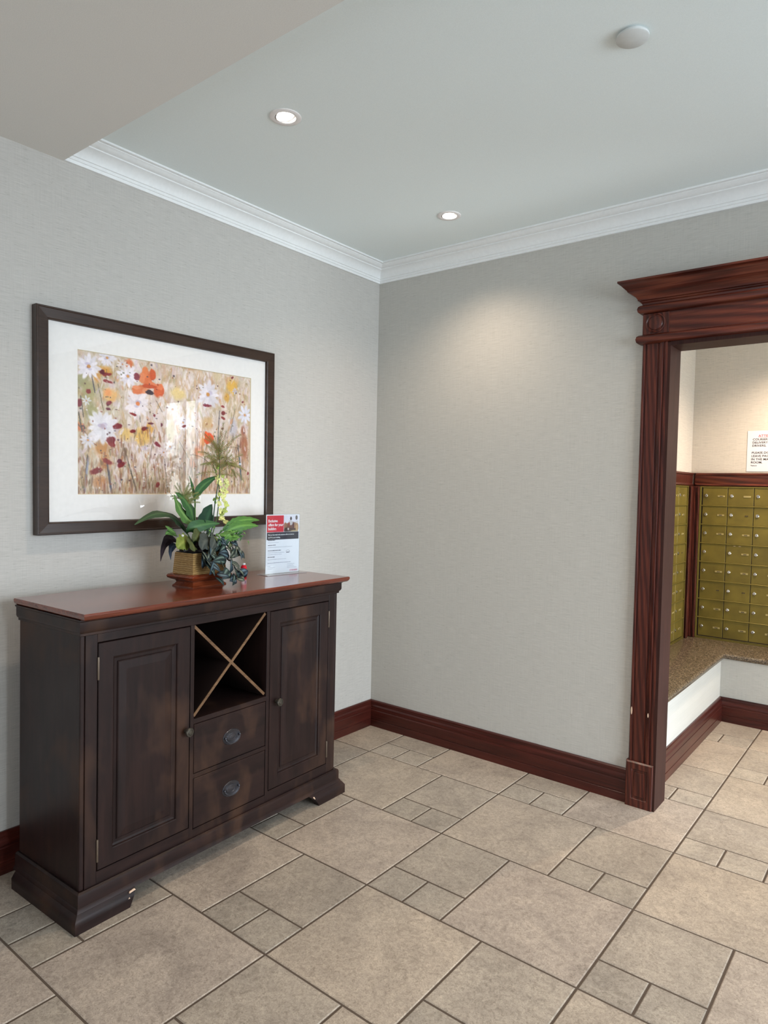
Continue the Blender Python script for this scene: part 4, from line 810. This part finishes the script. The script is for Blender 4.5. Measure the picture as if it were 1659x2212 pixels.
# trailing wandering-jew vine
TR = [([0.262,0.018,1.143],[0.284,-0.009,1.068]),([0.268,0.028,1.126],[0.29,-0.034,1.071]),([0.277,-0.021,1.113],[0.299,-0.059,1.062]),([0.262,0.107,1.092],[0.284,0.036,1.11]),([0.258,0.114,1.088],[0.28,0.121,1.121]),([0.279,0.078,1.078],[0.301,-0.012,1.081]),([0.289,0.083,1.073],[0.311,0.102,1.045]),([0.295,0.093,1.073],[0.317,0.046,1.033]),([0.3,-0.04,1.077],[0.322,-0.029,1.029]),([0.293,-0.034,1.082],[0.315,0.004,1.042]),([0.313,-0.015,1.038],[0.335,0.03,1.025]),([0.264,0.15,1.113],[0.286,0.15,1.073]),([0.257,0.164,1.123],[0.279,0.122,1.086]),([0.253,0.099,1.127],[0.275,0.11,1.099]),([0.232,0.11,1.13],[0.254,0.068,1.163]),([0.325,0.075,1.012],[0.347,0.02,1.009]),([0.325,0.068,1.020],[0.347,0.035,0.990]),([0.325,0.075,1.014],[0.347,0.097,1.003]),([0.31,0.092,1.014],[0.332,0.127,1.039]),([0.311,0.084,1.012],[0.333,0.057,1.045]),([0.234,0.071,1.156],[0.256,0.097,1.133]),([0.243,0.085,1.15],[0.265,0.031,1.114]),([0.23,0.153,1.128],[0.252,0.133,1.165]),([0.257,0.096,1.121],[0.279,0.034,1.098]),([0.264,0.135,1.108],[0.286,0.086,1.084]),([0.273,0.003,1.111],[0.295,0.028,1.066]),([0.306,0.099,1.05],[0.328,0.11,1.017]),([0.3,0.002,1.069],[0.322,-0.057,1.037]),([0.28,-0.038,1.109],[0.302,-0.041,1.056]),([0.313,0.049,1.044],[0.335,-0.005,1.017]),([0.235,0.129,1.147],[0.257,0.156,1.129]),([0.235,0.077,1.132],[0.257,0.022,1.154])]
random.seed(3)
for q in range(len(TR)):
    if q % 2 == 0 and TR[q][0][2] > 1.03:
        b, t_ = TR[q]; a_, c_ = random.uniform(-.022, .022), random.uniform(-.016, .016); TR.append(([b[0]-.012, b[1]+a_, b[2]+c_], [t_[0]-.008, b[1]+a_+random.uniform(-.035, .035), b[2]+c_-random.uniform(.015, .05)]))
for i, (b, t_) in enumerate(TR):
    b, t_ = Vector(b), Vector(t_); 
    if t_.z < .99: t_.z = .990
    b = b - Vector((.028 if b.z > 1.05 else .010, 0, 0)); t_ = t_ - Vector((.028 if t_.z > 1.05 else .010, 0, 0)); m = (b+t_)/2+Vector((.008, 0, .006))
    cc = random.choice([((27, 40, 40), (42, 58, 56), (112, 134, 122)), ((24, 36, 46), (38, 54, 64), (98, 124, 130)), ((42, 50, 44), (58, 68, 60), (134, 140, 122))])
    leaf_obj('trailing_leaf', leaf_geo(PL(b), PL(m), PL(t_), (.040+.008*random.random()), cc, 'ovate', face=(1, .5+random.uniform(-.3, .3), .35+random.uniform(-.2, .2)), stripes=True, na=12, fold=.16), plant)
vm = MAT.setdefault('vinestem', plain('vine_stem', srgb(52, 58, 44), .6, .3))
for pts in ([(.2, .05, 1.13), (.245, .02, 1.12), (.262, -.01, 1.09), (.28, -.02, 1.05)], [(.2, .09, 1.13), (.245, .10, 1.12), (.265, .095, 1.075), (.29, .095, 1.03), (.315, .08, 1.015)], [(.2, .13, 1.13), (.235, .15, 1.13), (.25, .15, 1.09)], [(.2, .0, 1.13), (.24, .0, 1.13), (.265, .03, 1.09), (.29, .04, 1.045), (.315, .065, 1.018)]):
    MB().tube([PL(p) for p in pts], .0018, 6).go('vine_stem', vm, plant, smooth=True)
# small bright curly foliage
V, F, C = [], [], []
for i in range(46):
    y = random.uniform(.045, .20); z = 1.145+random.uniform(0, .06)*(1-(y-.05)/.25); d_ = random.uniform(.16, .24); a = random.uniform(0, 6.28); L_ = random.uniform(.02, .034)
    b = Vector((d_, y, z)); t_ = b+Vector((random.uniform(0, .02), math.cos(a)*L_, math.sin(a)*L_*.7+.006)); g = leaf_geo(PL(b), PL((b+t_)/2+Vector((.004, 0, .005))), PL(t_), .011, LC['bright'] if i % 3 else LC['mid'], nl=6, na=2, lobes=3, face=(1, .3, .6))
    k = len(V); V += g[0]; F += [tuple(q+k for q in f) for f in g[1]]; C += g[2]
tag(leaf_obj('curly_foliage', (V, F, C), plant), kind='stuff')
# low dark filler leaves hiding the moss
V, F, C = [], [], []
for i in range(60):
    y = random.uniform(-.085, .11); d_ = random.uniform(.12, .235); b = Vector((d_, y, 1.115+random.uniform(0, .03))); a = random.uniform(0, 6.28); L_ = random.uniform(.02, .04)
    t_ = b+Vector((random.uniform(-.005, .012), math.cos(a)*L_, abs(math.sin(a))*L_+.01)); g = leaf_geo(PL(b), PL((b+t_)/2+Vector((.004, 0, .005))), PL(t_), .018, random.choice([LC['grey'], LC['olive2'], LC['deep'], LC['purple']]), nl=6, na=2, face=(1, .3, .6))
    k = len(V); V += g[0]; F += [tuple(q+k for q in f) for f in g[1]]; C += g[2]
tag(leaf_obj('filler_foliage', (V, F, C), plant), kind='stuff')
autosmooth(MB().lathe([(.0005, -.005), (.0035, -.0035), (.005, 0), (.0035, .0035), (.0005, .005)], PL((.24, -.124, 1.184)), n=12).go('white_berry', 'cover_white', plant), 80)
# flower spike
sp = MB().tube([PL(p) for p in ([.15, .06, 1.12], [.14, .10, 1.18], [.13, .128, 1.24], [.13, .140, 1.33], [.13, .135, 1.39], [.13, .104, 1.458])], .0022, 6).go('flower_stalk', MAT['leafstem'], plant, smooth=True)
FLW = [(.15,1.223),(.138,1.236),(.149,1.259),(.156,1.271),(.134,1.275),(.152,1.292),(.129,1.302),(.156,1.307),(.14,1.325),(.118,1.322),(.155,1.349),(.125,1.337),(.162,1.374),(.139,1.379),(.117,1.391),(.158,1.392),(.124,1.409),(.150,1.412),(.109,1.426),(.105,1.444),(.112,1.453),(.100,1.308),(.098,1.320),(.145,1.36),(.130,1.358),(.146,1.245)]
YC = ((196, 200, 124), (216, 218, 150), (230, 228, 176)); GC = ((110, 150, 60), (140, 174, 76), (160, 190, 96))
for i, (y, z) in enumerate(FLW):
    V, F, C = [], [], []; bud = z > 1.42 or i in (21, 22); R_ = .008 if bud else random.uniform(.011, .018); c0 = Vector((.138+random.uniform(-.006, .012), y+random.uniform(-.006, .004), z+random.uniform(-.004, .004))); cc = GC if bud else random.choice([YC, YC, ((168, 182, 92), (190, 200, 112), (206, 212, 140)), ((206, 206, 120), (226, 224, 150), (238, 236, 184))])
    for k in range(5):
        a = 2*math.pi*k/5+i+random.uniform(-.35, .35); R2 = R_*random.uniform(.7, 1.15); tip = c0+Vector((random.uniform(-.004, .014), math.cos(a)*R2, math.sin(a)*R2))
        g = leaf_geo(PL(c0), PL((c0+tip)/2+Vector((.002, 0, 0))), PL(tip), R_*.95, cc, 'round', nl=6, na=4, fold=.3)
        q0 = len(V); V += g[0]; F += [tuple(q+q0 for q in f) for f in g[1]]; C += g[2]
    leaf_obj('blossom' if not bud else 'bud', (V, F, C), sp, 'petal')
# tall stem and fine fern sprays
tp = [(.15, .06, 1.12), (.15, .088, 1.202), (.15, .101, 1.308), (.15, .122, 1.415), (.15, .121, 1.48), (.15, .114, 1.544), (.15, .111, 1.608)]
ts = MB().tube([PL(p) for p in tp], .0022, 6, [1.2, 1.1, 1, .8, .6, .45, .2]).go('tall_stem', MAT.setdefault('dkstem', plain('dark_green_stem', srgb(40, 70, 46), .5, .4)), plant, smooth=True)
def fern(name, roots, nfr, L0, seed, parent, col, up_=.6):
    random.seed(seed); V, F, C = [], [], []
    def blade(p, q, w_):
        d = (q-p).normalized(); sd = d.cross(Vector((1, .3, .2))).normalized()*w_*1.7; k = len(V)
        V.extend([tuple(p-sd), tuple(p+sd), tuple(q)]); F.append((k, k+1, k+2)); c = lin([x*random.uniform(.8, 1.2) for x in col])+[1]; C.extend([c]*3)
    for r in roots:
        for i in range(nfr):
            a = random.uniform(-1.5, 1.5); L_ = L0*random.uniform(.6, 1.15); p = Vector(r)
            dr_ = Vector((random.uniform(-.25, .35), math.sin(a), math.cos(a)*up_+.12)).normalized(); N = 16
            for j in range(N):
                q = p+dr_*L_/N; blade(p, q, .0006); dr_ = (dr_+Vector((0, 0, -.035))).normalized()
                for s_ in (-1, 1, .4):
                    side_ = dr_.cross(Vector((1, 0, 0)))*s_; e_ = p+(side_+dr_*.9+Vector((random.uniform(-.5, .5), 0, 0))).normalized()*L_*.24*(1-j/N*.75); blade(p, e_, .00045)
                    mid_ = (p+e_)/2
                    for s2 in (-1, 1): blade(mid_, mid_+(dr_*.8+side_*s2*.6).normalized()*L_*.08, .0004)
                p = q
    V = [tuple(PL(v)) for v in V]
    return tag(leaf_obj(name, (V, F, C), parent), kind='stuff')
fern('fern_spray', [(.15, .121, 1.445), (.15, .119, 1.478), (.15, .116, 1.505)], 8, .115, 4, plant, (122, 116, 66), 1.0)
fern('fern_spray', [(.15, .12, 1.46), (.15, .12, 1.42)], 4, .10, 9, plant, (130, 122, 72), .1)
fern('fern_spray', [(.15, .16, 1.49), (.15, .17, 1.46), (.15, .19, 1.44)], 4, .08, 12, plant, (124, 116, 66), -.3)
fern('fern_spray', [(.14, -.03, 1.30), (.14, -.045, 1.315), (.14, -.055, 1.32)], 8, .07, 6, plant, (112, 116, 62), .9)
for a, b, c_ in (((.14, .0, 1.2), (.14, -.07, 1.30), (.13, -.10, 1.34)), ((.14, -.02, 1.2), (.15, -.12, 1.25), (.15, -.16, 1.235)), ((.13, .11, 1.44), (.13, .05, 1.50), (.13, -.01, 1.49)), ((.15, .12, 1.50), (.15, .16, 1.545), (.15, .22, 1.53))):
    MB().tube([PL(Vector(a)*(1-f)**2+Vector(b)*2*f*(1-f)+Vector(c_)*f*f) for f in [k/10 for k in range(11)]], .0007, 5).go('twig', vm, plant, smooth=True)
